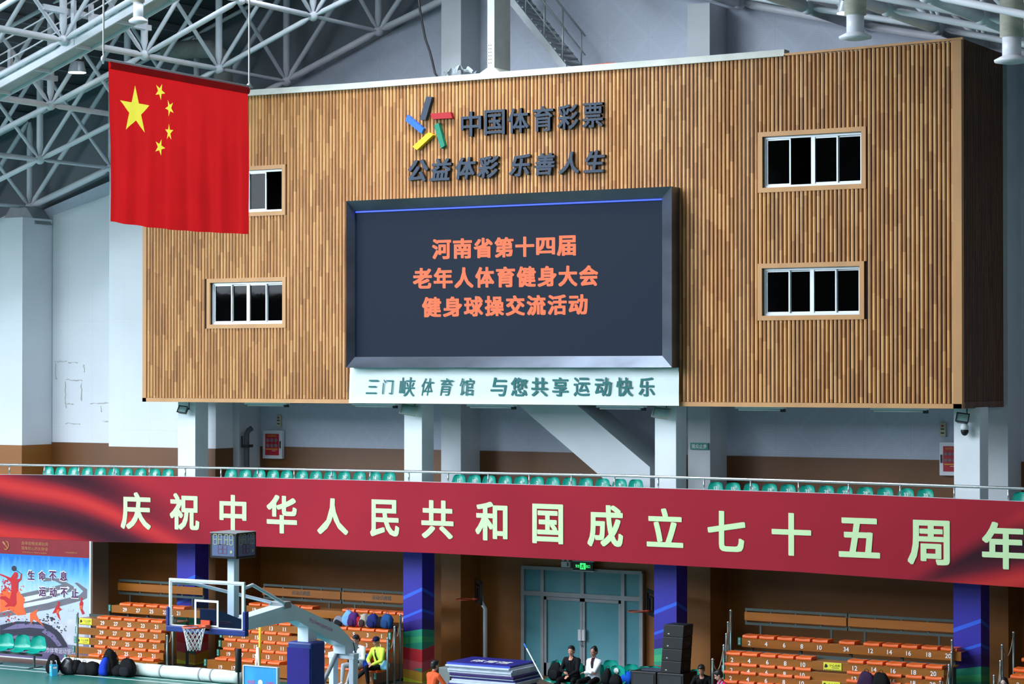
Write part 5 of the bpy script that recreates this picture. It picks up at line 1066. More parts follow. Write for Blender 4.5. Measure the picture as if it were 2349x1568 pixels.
# stacked boards and what stands round them
YS_ = 48.6; zst = at(1100, 1522, YS_).z; xsa, xsb = at(1026, 1522, YS_ - .1).x, at(1172, 1533, YS_ - .1).x
m_bw = mat('white_board_edge', (196, 208, 222), .5, var=.12, scale=4); m_bl = mat('blue_board', (44, 44, 140), .4, var=.1); m_bd = mat('dark_purple_board', (48, 26, 96), .4, var=.1)
lay = [('blue', .05), ('white', .045), ('white', .05), ('grey white', .05), ('white', .05), ('dark purple', .07), ('white', .03), ('blue', .05), ('white', .05), ('white', .06), ('blue', .05), ('white', .06)]
z = zst; random.seed(2); nm_ = ['topmost', 'second', 'third', 'fourth', 'fifth', 'sixth', 'seventh', 'eighth', 'ninth', 'tenth', 'eleventh', 'twelfth']
for i, (cn, h) in enumerate(lay):
    if z - h < .03: break
    dx, dy = random.uniform(-.04, .04), random.uniform(-.05, .05); 
    if i == 0: dx = -.05
    if i > 4: dx += .08
    o = tag(MB().bb(xsa + dx, xsb + dx, YS_ - .1 + dy, YS_ + 1.15 + dy, z - h + .003, z).build('board_panel', {'blue': m_bl, 'dark purple': m_bd}.get(cn, m_bw), bevel=.006), '%s board panel lying %s from the top of the stack by the door' % (cn, nm_[i]) if i else 'blue board panel with white lettering topmost on the stack by the door', 'board', 'stacked advertising boards')
    if i == 0:
        WM[o.name] = Matrix.Identity(4); MB().text('体育馆', ((xsa + xsb) / 2, YS_ + .5, z + .004), (1, 0, 0), (0, 1, 0), 1.1, .4, off=.02, n=(0, 0, 1)).build('lettering', m_wht, o, fix=False)
        MB().bb(xsa + dx, xsb + dx, YS_ - .104 + dy, YS_ - .1 + dy, z - h, z).build('edge_strip', mat('bright_blue_edge', (56, 76, 176), .4), o)
    z -= h
tag(MB().bb(xsa - .1, xsb + .1, YS_ - .05, YS_ + 1.1, 0, max(.03, z)).build('pallet', mat('grey_pallet', (120, 124, 120), .7)), 'low grey pallet below the stack of board panels', 'pallet')
q0, q1 = at(1246, 1558, 49.2), at(1203, 1477, 49.9); t = thing('mop_pole', 'thin white pole with a blue tip leaning beside the board stack', 'pole', tuple(q0))
MB().tube(q0, q1, .016).build('shaft', m_wht, t); MB().tube(q0.lerp(q1, .88), q0.lerp(q1, 1.01), .022).build('grip', mat('blue_grip', (30, 110, 190), .4), t)
a, c = at(1006, 1556, 50.3), at(1032, 1531, 50.3); tag(MB().bb(a.x, c.x, 50.3, 50.8, 0, c.z).build('crate', mat('grey_green_crate', (120, 132, 132), .6), bevel=.02), 'grey crate behind the person in the orange shirt', 'crate')
# old small hoops near the door
def oldhoop(px, top, bot, pole_px, Y, label, face):
    cpt = at(px, (top + bot) / 2, Y); s_ = F / (np.array(cpt) - CAM).dot(fwd); hgt = (bot - top) / s_; wd = .9
    t = thing('old_basketball_hoop', label, 'basketball hoop', (cpt.x, Y + .3, 0)); R = Matrix.Rotation(face, 3, 'Z'); o = Vector(cpt)
    q = lambda x, y, z_: o + R @ Vector((x, y, z_))
    fr2 = MB(); w2, h2 = wd / 2, hgt / 2
    for x0_, x1_, z0_, z1_ in ((-w2, w2, h2 - .09, h2), (-w2, w2, -h2, -h2 + .12), (-w2, -w2 + .09, -h2, h2), (w2 - .09, w2, -h2, h2), (-.22, .22, h2 * .35, h2 * .35 + .05), (-.22, -.17, -h2, h2 * .35), (.17, .22, -h2, h2 * .35)):
        fr2.add([q(x, y, z_) for x in (x0_, x1_) for y in (-.02, .03) for z_ in (z0_, z1_)], [(0, 1, 3, 2), (4, 6, 7, 5), (0, 4, 5, 1), (2, 3, 7, 6), (0, 2, 6, 4), (1, 5, 7, 3)])
    fr2.build('backboard_frame', m_blk, t); MB().add([q(-w2, .0, -h2), q(w2, .0, -h2), q(w2, .0, h2), q(-w2, .0, h2)], [(0, 1, 2, 3)]).build('board_pane', glass('smoked_board', (.55, .5, .45), .3) if 'smoked_board' not in bpy.data.materials else bpy.data.materials['smoked_board'], t, fix=False)
    rc_ = q(0, -.38, -h2 + .12); MB().path([rc_ + R @ Vector((.21 * math.cos(t_), .21 * math.sin(t_), 0)) for t_ in np.linspace(0, 2 * math.pi, 25)[:-1]], .014, 6, closed=True).tube(q(0, -.17, -h2 + .12), q(0, 0, -h2 + .12), .03).build('rim', mat('rust_rim', (170, 62, 34), .5), t, smooth=True)
    if pole_px:
        b0 = at(pole_px, 1520, Y + .5); b0 = Vector((b0.x, b0.y, 0)); b1 = Vector((b0.x, b0.y, at(pole_px, 1395, Y + .5).z)); MB().path([b0, b1, q(0, .05, -h2 * .75)], .055, 10).build('pole', m_arm, t, smooth=True)
        for s2 in (-.12, .12): MB().tube(b1 - Vector((0, 0, .0)), q(s2, .04, h2 * .4), .014, n=6).build('stay', m_zinc, t)
        MB().bb(b0.x - .4, b0.x + .4, b0.y - .3, b0.y + .4, 0, .15).build('base', m_dk, t)
    else:
        MB().tube(q(.1, .03, -.1), q(.35, .5, -.25), .04).build('pole', m_arm, t); MB().path([q(.35, .5, -.25), Vector((q(.35, .5, 0).x, q(.35, .5, 0).y, 0))], .05).build('mast', m_arm, t)
oldhoop(1097, 1330, 1384, 1113, 52.0, 'small old basketball hoop on a white pole behind the board stack', 1.05 - 1.9); oldhoop(1494, 1353, 1412, None, 51.7, 'small old basketball hoop half hidden by the third column', -.85)
# black loudspeakers
YK = 49.2
a = at(1447, 1531, YK); s0 = at(1590, 1545, YK).x; zs1 = at(1500, 1541, YK).z
for k, (x0, x1, lab) in enumerate(((a.x, at(1505, 1540, YK).x, 'left'), (at(1507, 1540, YK).x, at(1590, 1548, YK).x - .25, 'right'))):
    t = thing('subwoofer', 'black subwoofer cabinet on the floor, %s of the two under the tall speaker stack' % lab, 'speaker', ((x0 + x1) / 2, YK, 0), group='black loudspeakers'); MB().bb(x0, x1, YK, YK + .75, 0, zs1).build('cabinet', m_blk, t, bevel=.02); MB().bb(x0 + .06, x1 - .06, YK - .012, YK, .06, zs1 - .06).build('grille', m_dk, t)
kx0 = at(1514, 1500, YK).x; zz = zs1 + .002; zt4 = at(1530, 1432, YK).z; hs = (zt4 - zz) / 4; tw = .012
for i in range(4):
    t = thing('line_array_speaker', 'black loudspeaker, %s from the bottom of the tall stack' % ('first', 'second', 'third', 'fourth')[i], 'speaker', (kx0 + .3, YK + .3, zz), group='black loudspeakers')
    sh = .02 * i; b = MB(); x0, x1, y0, y1, ya = kx0 + sh, kx0 + .53 + sh, YK + .02 + sh * .3, YK + .56, zz
    b.add([(x0, y0, zz), (x1, y0, zz), (x1, y1, zz), (x0, y1, zz), (x0 + .02, y0 + .01, zz + hs - .004), (x1 + .02, y0 + .01, zz + hs - .004), (x1 + .02, y1, zz + hs - .004), (x0 + .02, y1, zz + hs - .004)], [(0, 3, 2, 1), (4, 5, 6, 7), (0, 1, 5, 4), (1, 2, 6, 5), (2, 3, 7, 6), (3, 0, 4, 7)])
    b.build('cabinet', m_blk, t, bevel=.012); MB().bb(x0 + .13, x0 + .17, y0 - .004, y0 + .006, zz + .06, zz + .08).build('badge', m_alu, t)
    MB().bb(x1 + .004, x1 + .016, y0 + .15, y0 + .4, zz + hs * .35, zz + hs * .6).build('side_handle', m_dk, t); zz += hs
p = at(1463, 1530, YK + .2); c0 = at(1512, 1543, YK + .3); tag(MB().bb(p.x + .1, p.x + .62, YK + .2, YK + .5, zs1 + .001, zs1 + .03).build('folder', mat('grey_folder', (62, 66, 84), .5)), 'grey folder lying on the left subwoofer', 'folder')
tag(MB().bb(at(1496, 1470, YC + .5).x - .08, at(1496, 1470, YC + .5).x + .05, YW - .3, YW - .0, at(1500, 1471, YW - .3).z, at(1500, 1463, YW - .3).z).build('notice', m_wht), 'small white notice on the brown wall left of the third column', 'notice')
# ================================================================== BAGS
def bagmesh(w, d, h, seed, sag=.1, top=.7):
    m = MB(); r = random.Random(seed); p1, p2, p3 = (r.uniform(0, 6) for _ in range(3))
    m.ell((0, 0, h / 2), (w / 2, d / 2, h / 2), 20, 14, p=3.2)
    v = []
    for x, y, z in m.v:
        k = z / h; s_ = 1 + sag * (1 - k) - (1 - top) * max(0, k - .45) / .55
        v.append((x * s_ + .03 * w * math.sin(9 * k + p1 + 3 * y / d), y * s_ + .05 * d * math.sin(7 * k + p2 + 4 * x / w), z + .02 * h * math.sin(8 * x / w + p3)))
    m.v = v; return m
def bag(label, c, w, d, h, mt, seed, rz=0., tilt=(0, 0), pocket=None, handle=True, strap=True, group=None, name='backpack'):
    t = thing(name, label, 'bag', tuple(c), rz, group); Rm = WM[t.name] @ Matrix.Rotation(tilt[0], 4, 'X') @ Matrix.Rotation(tilt[1], 4, 'Y')
    def put(m): m.v = [tuple(Rm @ Vector(v)) for v in m.v]; return m
    put(bagmesh(w, d, h, seed)).build('body', mt, t, smooth=True)
    if pocket is not None:
        m = MB(); m.ell((0, -d * .48, h * .32), (w * .36, d * .22, h * .26), 16, 10, p=3); put(m).build('pocket', pocket, t, smooth=True)
    if handle:
        m = MB(); m.path([(-.05, 0, h * .93), (-.045, 0, h + .03), (0, 0, h + .06), (.045, 0, h + .03), (.05, 0, h * .93)], .008, 6); put(m).build('handle', m_blk, t, smooth=True)
    if strap:
        for s_ in (-1, 1):
            m = MB(); m.path([(s_ * w * .2, d * .35, h * .88), (s_ * w * .3, d * .6, h * .6), (s_ * w * .28, d * .5, h * .15)], .014, 6); put(m).build('strap', m_blk, t, smooth=True)
    return t
def cloth(n, c, **k): return mat('cloth_' + n, c, .8, var=.1, scale=6, bump=.2, spec=.2, **k)
c_blk = cloth('black', (12, 13, 16)); c_nvy = cloth('navy', (24, 40, 106)); c_char = cloth('charcoal', (26, 29, 34))
G1 = 'bags on the upper row of the centre bleacher'; zt5 = at(690, 1437, 50.0).z + .088
for k, (px, w_, h_, mt, lab, rz, tilt, pk_) in enumerate(((774, .32, .26, cloth('grey', (126, 128, 144)), 'grey slumped backpack leftmost in the row of bags on the bleacher', .3, (0, .5), c_char), (791, .27, .42, cloth('light_blue', (112, 166, 232)), 'tall light blue backpack in the row of bags on the bleacher', .1, (0, .22), None),
        (808, .29, .38, cloth('purple', (78, 34, 104)), 'purple backpack beside the light blue one on the bleacher', -.1, (0, .16), cloth('purple2', (64, 28, 84))), (819, .17, .27, cloth('crimson', (172, 30, 44)), 'small crimson pouch leaning on the purple backpack', .2, (.1, .1), None), (831, .23, .36, cloth('beige', (172, 164, 152)), 'beige and brown bag with a dangling strap on the bleacher', .1, (0, .22), cloth('brown', (62, 44, 44))),
        (840, .19, .33, cloth('white_print', (216, 224, 222)), 'white patterned cloth bag next to the navy backpack', .2, (0, .3), None), (853, .33, .36, c_nvy, 'navy backpack with a top handle in the row of bags', 0, (0, .1), cloth('navy2', (20, 32, 88))), (869, .25, .3, c_blk, 'black bag between the navy and the denim blue backpacks', .1, (0, .1), None), (886, .33, .38, cloth('denim', (28, 72, 128)), 'denim blue backpack rightmost in the row of bags', -.1, (0, .06), cloth('denim2', (24, 60, 110))))):
    c = at(px, 1452, 50.12); bag(lab, (c.x, 50.14 + .05 * (k % 2), zt5), w_, .22, h_, mt, 20 + k, rz, tilt, pk_, group=G1, handle=k in (1, 6, 8), strap=k not in (3, 5))
G2 = 'bags on the court floor before the rolled mat'
for k, (px, py, w_, h_, mt, lab, rz, tilt) in enumerate(((113, 1548, .3, .42, c_blk, 'black pointed bag behind the light blue paper bag', .2, (0, .1)), (149, 1547, .36, .34, mat('black_leather', (30, 32, 40), .3), 'black leather bag with a gold stud beside the light blue paper bag', .1, (0, 0)), (168, 1547, .3, .3, c_blk, 'black bag with a raised loop handle, second after the leather bag', -.2, (0, -.1)),
        (184, 1548, .28, .26, c_char, 'low charcoal bag in the middle of the floor bags', .2, (0, .1)), (205, 1549, .38, .28, c_blk, 'wide low black bag left of the royal blue sack', 0, (0, 0)), (231, 1550, .22, .38, cloth('royal_blue', (28, 62, 190)), 'royal blue drawstring sack among the black bags', .1, (0, .15)), (247, 1549, .36, .54, c_blk, 'tallest black backpack right of the royal blue sack', -.1, (0, -.06)), (264, 1551, .26, .24, c_blk, 'small black bag in front of the tallest backpack', .2, (0, .1)), (286, 1553, .38, .38, c_blk, 'black triangular backpack rightmost of the floor bags', .1, (0, 0)))):
    c = atZ(px, py, .014); bag(lab, (c.x, c.y + .12, .014), w_ * 1.15, .3, h_ * 1.3, mt, 50 + k, rz, tilt, c_char if k in (6, 8) else None, group=G2, handle=k != 4, strap=k in (0, 6, 8))
c = atZ(124, 1549, .014); t = thing('paper_bag', 'light blue printed paper bag standing among the floor bags', 'bag', (c.x, c.y - .02, .014), -.5)
R_ = WM[t.name]; m = MB(); m.bb(-.1, .1, -.08, .08, 0, .3); m.v = [tuple(R_ @ Vector(v)) for v in m.v]; m.build('body', mat('light_blue_paper', (58, 172, 220), .5, var=.1, scale=6), t)
m = MB(); m.bb(-.07, .02, -.082, -.081, .22, .25).bb(-.07, .03, -.082, -.081, .17, .19).bb(-.07, .01, -.082, -.081, .12, .14).bb(.101, .102, -.05, .05, .2, .25); m.v = [tuple(R_ @ Vector(v)) for v in m.v]; m.build('printed_lines', m_wht, t)
for s_ in (-1, 1):
    m = MB(); m.path([(-.05, s_ * .07, .29), (-.04, s_ * .06, .4), (.04, s_ * .06, .4), (.05, s_ * .07, .29)], .008, 6); m.v = [tuple(R_ @ Vector(v)) for v in m.v]; m.build('handle', m_wht, t, smooth=True)
# ================================================================== CHAIRS BY THE DOOR
def floor_chair(px, Y, label, rz=0.): 
    x = at(px, 1550, Y).x; r = dup(proto, (x, Y, .0), rz, label, 'green chairs by the door')
    r.scale = (1.05, 1.05, 1.08); WM[r.name] = Matrix.Translation((x, Y, 0)) @ Matrix.Rotation(rz, 4, 'Z'); return x
YCH = 50.0
for px, Y, lab, rz in ((1273, YCH, 'green chair left of the seated man in black, black backpack on it', .15), (1313, YCH, 'green chair under the seated man in black', 0), (1360, YCH, 'green chair under the seated woman in white', 0), (1394, YCH + .75, 'green chair behind the one with two black bags', .1), (1408, YCH - .1, 'green chair carrying two black bags right of the woman in white', 0),
                       (1438, YCH + .3, 'green chair with a bright blue bag by the door', -.1), (1469, YCH + .1, 'green chair with a small black bag behind the left subwoofer', -.1), (1494, YCH + .3, 'green chair before the brown wall behind the left subwoofer', .1), (1593, YCH + .25, 'green chair right of the tall speaker stack', .2)): 
    x = floor_chair(px, Y, lab, rz)
    if px in (1273, 1408):
        r = [o for o in COL.objects if o.get('label') == lab][0]; sx_ = x + (.1 if px == 1273 else -.04)
        MB().lathe((sx_, Y + .2, .73), [(.062, -.012), (.062, .0)], 18, axis=1).build('round_sticker', m_wht, r)
zch = .46
for px, Y, w_, h_, mt, lab, name in ((1271, YCH - .12, .34, .46, c_blk, 'black backpack on the chair left of the man in black', 'backpack'), (1389, YCH - .1, .22, .4, c_blk, 'black backpack with a pale stripe right of the woman in white', 'backpack'), (1411, YCH - .2, .3, .28, c_blk, 'rounded black bag on the chair right of the woman in white', 'handbag'), (1432, YCH + .15, .3, .34, cloth('bright_blue', (18, 92, 214)), 'bright blue bag on a chair by the door', 'handbag'), (1447, YCH + .2, .22, .3, c_blk, 'black bag behind the bright blue bag', 'handbag'), (1471, YCH - .02, .24, .2, c_blk, 'small black bag on a chair behind the left subwoofer', 'handbag')):
    x = at(px, 1550, Y).x; bag(lab, (x, Y, zch), w_, .2, h_, mt, int(px), .1, (-.12, .1 if px != 1432 else .4), c_char if px in (1271,) else None, group='bags on the chairs by the door', strap=px in (1271, 1389), name=name)
for px, py in ((1985, 1570), (2018, 1574)):
    c = at(px, py, Yq - .15); bag(('black' if px > 2000 else 'dark plum') + ' bag at the foot of the right bleacher', (c.x, Yq - .08, rows[0][1] + .08), .4, .2, .44, c_blk if px > 2000 else cloth('plum', (52, 30, 62)), px, 0, (0, 0), group='bags at the right bleacher')
# ================================================================== PEOPLE
def segd(P, a, b):
    ab = b - a; t = np.clip(((P - a) @ ab) / max(1e-9, ab @ ab), 0, 1); return np.linalg.norm(P - (a + t[:, None] * ab), axis=1), t
def ik(a, b, l1, l2, hint):
    a, b = Vector(a), Vector(b); d = b - a; L = min(d.length, (l1 + l2) * .995); dn = d.normalized(); b = a + dn * L
    x = (l1 * l1 - l2 * l2 + L * L) / (2 * L); h = math.sqrt(max(0, l1 * l1 - x * x)); hn = Vector(hint); hn = (hn - dn * hn.dot(dn)).normalized(); return a + dn * x + hn * h, b
def remesh(mb, vox, smooth=4):
    me = bpy.data.meshes.new('tmp'); me.from_pydata(mb.v, [], mb.f); bm = bmesh.new(); bm.from_mesh(me); bmesh.ops.recalc_face_normals(bm, faces=bm.faces); bm.to_mesh(me); bm.free()
    o = bpy.data.objects.new('tmp', me); COL.objects.link(o); r = o.modifiers.new('r', 'REMESH'); r.mode = 'VOXEL'; r.voxel_size = vox
    s_ = o.modifiers.new('s', 'SMOOTH'); s_.factor = .5; s_.iterations = smooth
    out = bpy.data.meshes.new_from_object(o.evaluated_get(bpy.context.evaluated_depsgraph_get())); bpy.data.objects.remove(o); bpy.data.meshes.remove(me); return out
def finish(me, name, mats, parent):
    for p in me.polygons: p.use_smooth = True
    me.name = name; [me.materials.append(m) for m in mats]; o = bpy.data.objects.new(name, me); COL.objects.link(o); o.parent = parent; WM[o.name] = WM[parent.name]; return o
SK = lambda n, c: mat('skin_' + n, c, .5, var=.05, scale=14)
def person(label, loc, yaw, zs, top, bot, shoe, hands, feet, lean=.1, side=0., head=(0., 0., 0.), skin=(214, 160, 130), hair='short', hcol=(22, 20, 22), inner=None, fat=1., sc=1., knees=((-.25, -1, .35), (.25, -1, .35)), elbows=((-.9, .35, -.5), (.9, .35, -.5)), neckline=0., extras=None, cuff=False):
    t = thing('person', label, 'person', tuple(loc), yaw)
    B = []      # (kind, a, b, ra, rb, tag)
    V = Vector
    hip = V((0, .03, zs + .085)); ax = V((side, -math.sin(lean), math.cos(lean))).normalized(); ch = hip + ax * .30; nb = hip + ax * .47; rx = V((1, 0, 0)); rx = (rx - ax * rx.dot(ax)).normalized()
    fw = ax.cross(rx) * -1; fw = fw if fw.y < 0 else -fw
    def seg(a, b, ra, rb, tg): B.append((np.array(a), np.array(b), ra, rb, tg))
    for s_ in (-1, 1):
        seg(hip + rx * s_ * .075, hip + rx * s_ * .06 + ax * .16, .115 * fat, .105 * fat, 1); seg(hip + rx * s_ * .05 + ax * .16, ch + rx * s_ * .075 + ax * .06, .105 * fat, .105 * fat, 1)
        seg(ch + rx * s_ * .08 + ax * .09, nb + rx * s_ * .165 - ax * .035, .085 * fat, .062 * fat, 1); seg(nb + rx * s_ * .02 - ax * .0, nb + rx * s_ * .16 - ax * .04, .062, .06 * fat, 1)
    seg(hip + ax * .05, ch + ax * .1, .11 * fat, .11 * fat, 1)
    seg(nb - ax * .03, nb + ax * .05, .07, .055, 1); seg(nb, nb + ax * .1 + fw * .015, .052, .05, 0)
    hm = Matrix.Rotation(head[0], 3, 'Z') @ Matrix.Rotation(head[1], 3, 'X') @ Matrix.Rotation(head[2], 3, 'Y'); hc = nb + ax * .135 + fw * .02 + hm @ V((0, -.0, .06)); H = lambda x, y, z: hc + hm @ V((x, y, z))
    for s_, (hx_, hy_, hz_) in zip((-1, 1), hands):
        sh = nb + rx * s_ * .175 - ax * .045; el, wr = ik(sh, V((hx_, hy_, hz_)), .275, .25, elbows[0 if s_ < 0 else 1])
        seg(sh, el, .06 * fat, .05, 1); seg(el, el.lerp(wr, .9), .05, .04, 1); seg(el.lerp(wr, .86), wr, .03, .026, 0)
        dr_ = (wr - el).normalized(); inn = V((-s_, -.2, -.1)); inn = (inn - dr_ * inn.dot(dr_)).normalized(); nrm = dr_.cross(inn)
        pc = wr + dr_ * .05; seg(wr + inn * .012, pc + inn * .02, .022, .02, 0); seg(wr - inn * .012, pc - inn * .018, .022, .02, 0)
        for i in range(4):
            o_ = pc + inn * (.028 - .019 * i); k1 = o_ + dr_ * .035 + nrm * .012 * s_; k2 = k1 + (dr_ * .4 + inn * .5 - V((0, 0, .7))).normalized() * (.03, .034, .031, .024)[i]
            seg(o_, k1, .0095, .009, 0); seg(k1, k2, .009, .008, 0)
        seg(wr + dr_ * .02 + inn * .02, wr + dr_ * .06 + inn * .05, .011, .009, 0)
    for s_, f_, kn_ in zip((-1, 1), feet, knees):
        hj = hip + V((s_ * .09, -.0, -.0)); kn, an = ik(hj, V(f_), .43, .42, kn_)
        seg(hj, kn, .092 * fat, .064, 2); seg(kn, kn.lerp(an, .35), .062, .06, 2); seg(kn.lerp(an, .3), an.lerp(kn, .08), .06, .045, 2)
        seg(an.lerp(kn, .1), an, .036, .038, 3); fd = (kn_[0] * .35, -1, 0) if len(f_) < 4 else None; fd = V((kn_[0] * .35, -1, -.05)).normalized()
        seg(an + V((0, .03, -.03)), an + fd * .1 + V((0, 0, -.045)), .036, .034, 3); seg(an + fd * .08 + V((0, 0, -.045)), an + fd * .17 + V((0, 0, -.05)), .036, .028, 3)
    mb = MB()
    for a, b, ra, rb, tg in B:
        mb.path([a, b], [ra, rb], 12); mb.ell(a, (ra,) * 3, 12, 8); mb.ell(b, (rb,) * 3, 12, 8)
    mb.ell(H(0, .008, .028), (.074, .092, .088), 18, 12, rot=hm); mb.ell(H(0, -.012, -.038), (.06, .072, .07), 16, 10, rot=hm); mb.ell(H(0, -.05, -.082), (.03, .03, .024), 10, 8, rot=hm)
    mb.path([H(0, -.082, .012), H(0, -.104, -.03)], [.008, .011], 8); mb.ell(H(0, -.098, -.03), (.014, .012, .009), 8, 6, rot=hm)
    for s_ in (-1, 1): mb.ell(H(s_ * .075, .012, -.005), (.012, .022, .032), 8, 6, rot=hm); mb.ell(H(s_ * .032, -.078, .012), (.018, .012, .01), 8, 6, rot=hm); mb.ell(H(s_ * .028, -.08, -.03), (.022, .014, .018), 8, 6, rot=hm)
    mb.ell(H(0, -.088, -.062), (.024, .012, .009), 8, 6, rot=hm)
    me = remesh(mb, .0062, 3)
    n = len(me.polygons); Cc = np.empty(n * 3); me.polygons.foreach_get('center', Cc); Cc = Cc.reshape(-1, 3)
    best = np.full(n, 9.); tg_ = np.zeros(n, int)
    for a, b, ra, rb, tg in B:
        d, tt = segd(Cc, a, b); d = d - (ra + (rb - ra) * tt) + (.004 if tg == 0 else 0); k = d < best; best[k] = d[k]; tg_[k] = tg
    hl_ = (Cc - np.array(hc)) @ np.array(hm); inh = (np.linalg.norm(hl_ / np.array([.1, .125, .14]), axis=1) < 1.02) & (hl_[:, 2] > -.115); tg_[inh] = 0
    x_, y_, z_ = hl_.T; fr_ = inh & (y_ < -.05)
    tg_[fr_ & ((np.abs(x_) - .031) ** 2 / .013 ** 2 + (z_ - .004) ** 2 / .0055 ** 2 < 1)] = 4; tg_[fr_ & (np.abs(np.abs(x_) - .032) < .017) & (np.abs(z_ - .027 + .35 * np.abs(np.abs(x_) - .03)) < .0036)] = 4; tg_[fr_ & (x_ ** 2 / .021 ** 2 + (z_ + .062) ** 2 / .0065 ** 2 < 1)] = 5
    if inner is not None or neckline:
        lc = Cc - np.array(nb); f_ = lc @ np.array(fw); u_ = lc @ np.array(rx); w_ = lc @ np.array(ax)
        wid = np.interp(-w_, [-.06, .0, neckline * .5, neckline, neckline + .001], [.06, .05, .045, .03, 0]); tg_[(tg_ == 1) & (f_ > .03) & (np.abs(u_) < wid) & (w_ < .06) & (w_ > -neckline)] = 6
    WMt = WM[t.name]
    S_ = Matrix.Scale(sc, 4)
    me.transform(S_)
    mts = [SK(label[:14], skin), top, bot, shoe, mat('dark_hair_brow', (30, 22, 22)), mat('lip_tone', (168, 92, 86), .5), inner if inner is not None else SK(label[:14], skin)]
    me.polygons.foreach_set('material_index', tg_.tolist()); body = finish(me, 'body', mts, t)
    hb = MB()
    if hair in ('short', 'bob', 'bun', 'long'):
        hb.ell(H(0, .024, .044), (.088, .098, .09), 18, 12, rot=hm); hb.ell(H(0, .045, .0), (.084, .075, .09), 16, 10, rot=hm)
        if hair == 'short': hb.ell(H(0, -.02, .095), (.066, .07, .034), 14, 8, rot=hm)
        if hair == 'bob': [hb.ell(H(s_ * .072, .03, -.03), (.03, .06, .08), 12, 8, rot=hm) for s_ in (-1, 1)]; hb.ell(H(0, -.02, .09), (.066, .07, .035), 14, 8, rot=hm)
        if hair == 'bun': hb.ell(H(0, .06, .1), (.05, .05, .05), 12, 8, rot=hm)
        if hair == 'long': [hb.ell(H(s_ * .075, .03, -.06), (.03, .055, .12), 12, 8, rot=hm) for s_ in (-1, 1)]; hb.ell(H(0, .08, -.08), (.08, .04, .13), 12, 8, rot=hm)
    if hair == 'cap':
        hb.ell(H(0, .035, -.0), (.08, .075, .075), 16, 10, rot=hm)
    hm_ = remesh(hb, .009, 2); hm_.transform(S_); finish(hm_, 'hair', [mat('hair_%d' % hcol[0], hcol, .4, var=.2, scale=20)], t)
    if hair == 'cap':
        cb_ = MB(); cb_.ell(H(0, .012, .056), (.09, .108, .075), 18, 12, rot=hm); cb_.ell(H(0, -.11, .045), (.07, .06, .012), 14, 8, rot=hm); q = remesh(cb_, .009, 2); q.transform(S_); finish(q, 'cap', [cloth('navy_cap', (22, 26, 62))], t)
    if extras: extras(t, lambda x, y, z: WMt @ (V((x, y, z)) * sc), dict(nb=nb, hip=hip, ax=ax, rx=rx, fw=fw, H=H))
    return t
def strap_to(t, pts, r, m_, nm):
    MB().path(pts, r, 8).build(nm, m_, t, smooth=True)
blkc = cloth('black_wear', (13, 14, 20)); shoe_b = mat('black_leather', (30, 32, 40)); shoe_w = mat('white_trainer', (222, 226, 230), .5)
zb1 = at(690, 1529, 49.5).z + .075; YP1 = 49.64
# two women on the lowest row of the centre bleacher
x = at(823, 1530, YP1).x
def ex1(t, T, J):
    nb = J['nb']; MB().path([T(*(nb + J['rx'] * .09 + J['fw'] * .05)), T(*(nb + J['fw'] * .115 - J['ax'] * .16 - J['rx'] * .02)), T(*(nb + J['fw'] * .13 - J['ax'] * .3 - J['rx'] * .1))], .018, 8).build('bag_strap', m_blk, t, smooth=True)
    c = T(*(J['hip'] + J['fw'] * .2 + J['ax'] * .1 - J['rx'] * .04)); m = MB(); m.ell(c, (.17, .07, .1), 18, 10, p=2.6); m.build('waist_bag', c_blk, t, smooth=True)
person('woman in a white jacket seated on the lowest bleacher row, looking down', (x, YP1, 0), -.08, zb1, cloth('white_jacket', (222, 234, 244)), cloth('pale_grey_trousers', (172, 184, 192)), shoe_w, ((-.1, -.26, zb1 + .3), (.04, -.27, zb1 + .28)), ((-.22, -.42, .1), (-.06, -.4, .1)), lean=.16, head=(-.1, .42, 0), skin=(176, 124, 104), hair='short', inner=cloth('slate_shirt', (92, 98, 112)), neckline=.26, fat=1.12, extras=ex1)
x = at(872, 1530, YP1).x
def ex2(t, T, J):
    nb = J['nb']; MB().path([T(*(nb + J['rx'] * -.02 + J['fw'] * .085)), T(*(nb + J['fw'] * .125 - J['ax'] * .14 + J['rx'] * -.01)), T(*(nb + J['fw'] * .135 - J['ax'] * .3 + J['rx'] * .04))], .02, 8).build('scarf', m_blk, t, smooth=True)
person('woman in a lime yellow jacket and navy cap seated with crossed legs', (x, YP1, 0), -.12, zb1, cloth('lime_jacket', (206, 238, 84)), blkc, shoe_b, ((-.1, -.32, zb1 + .2), (.02, -.33, zb1 + .16)), ((-.1, -.36, .1), (-.42, -.5, .2)), lean=.22, side=-.05, head=(.12, .12, .0), skin=(196, 148, 128), hair='cap', knees=((-.1, -1, .4), (-.5, -1, .8)), extras=ex2)
# the couple by the door
zsd = .475; Yd = YCH - .02
x = at(1313, 1550, Yd).x
person('man in black seated on a green chair by the glass door', (x, Yd, 0), .05, zsd, blkc, cloth('black_trousers', (11, 12, 16)), shoe_b, ((-.06, -.3, zsd + .24), (.05, -.32, zsd + .16)), ((-.2, -.42, .1), (.2, -.42, .1)), lean=.12, head=(.1, .06, 0), skin=(206, 148, 122), hair='short', fat=1.12, sc=1.0, neckline=.02)
x = at(1362, 1550, Yd).x
person('woman in a white zip jacket with folded arms by the glass door', (x, Yd, 0), -.15, zsd, cloth('white_zip_jacket', (224, 232, 242)), cloth('black_trousers', (11, 12, 16)), shoe_b, ((.1, -.2, zsd + .27), (-.12, -.22, zsd + .25)), ((-.14, -.44, .1), (.14, -.42, .1)), lean=.02, head=(.1, .02, 0), skin=(216, 176, 154), hair='bun', inner=cloth('dark_plum_shirt', (56, 24, 32)), neckline=.2, fat=.92)
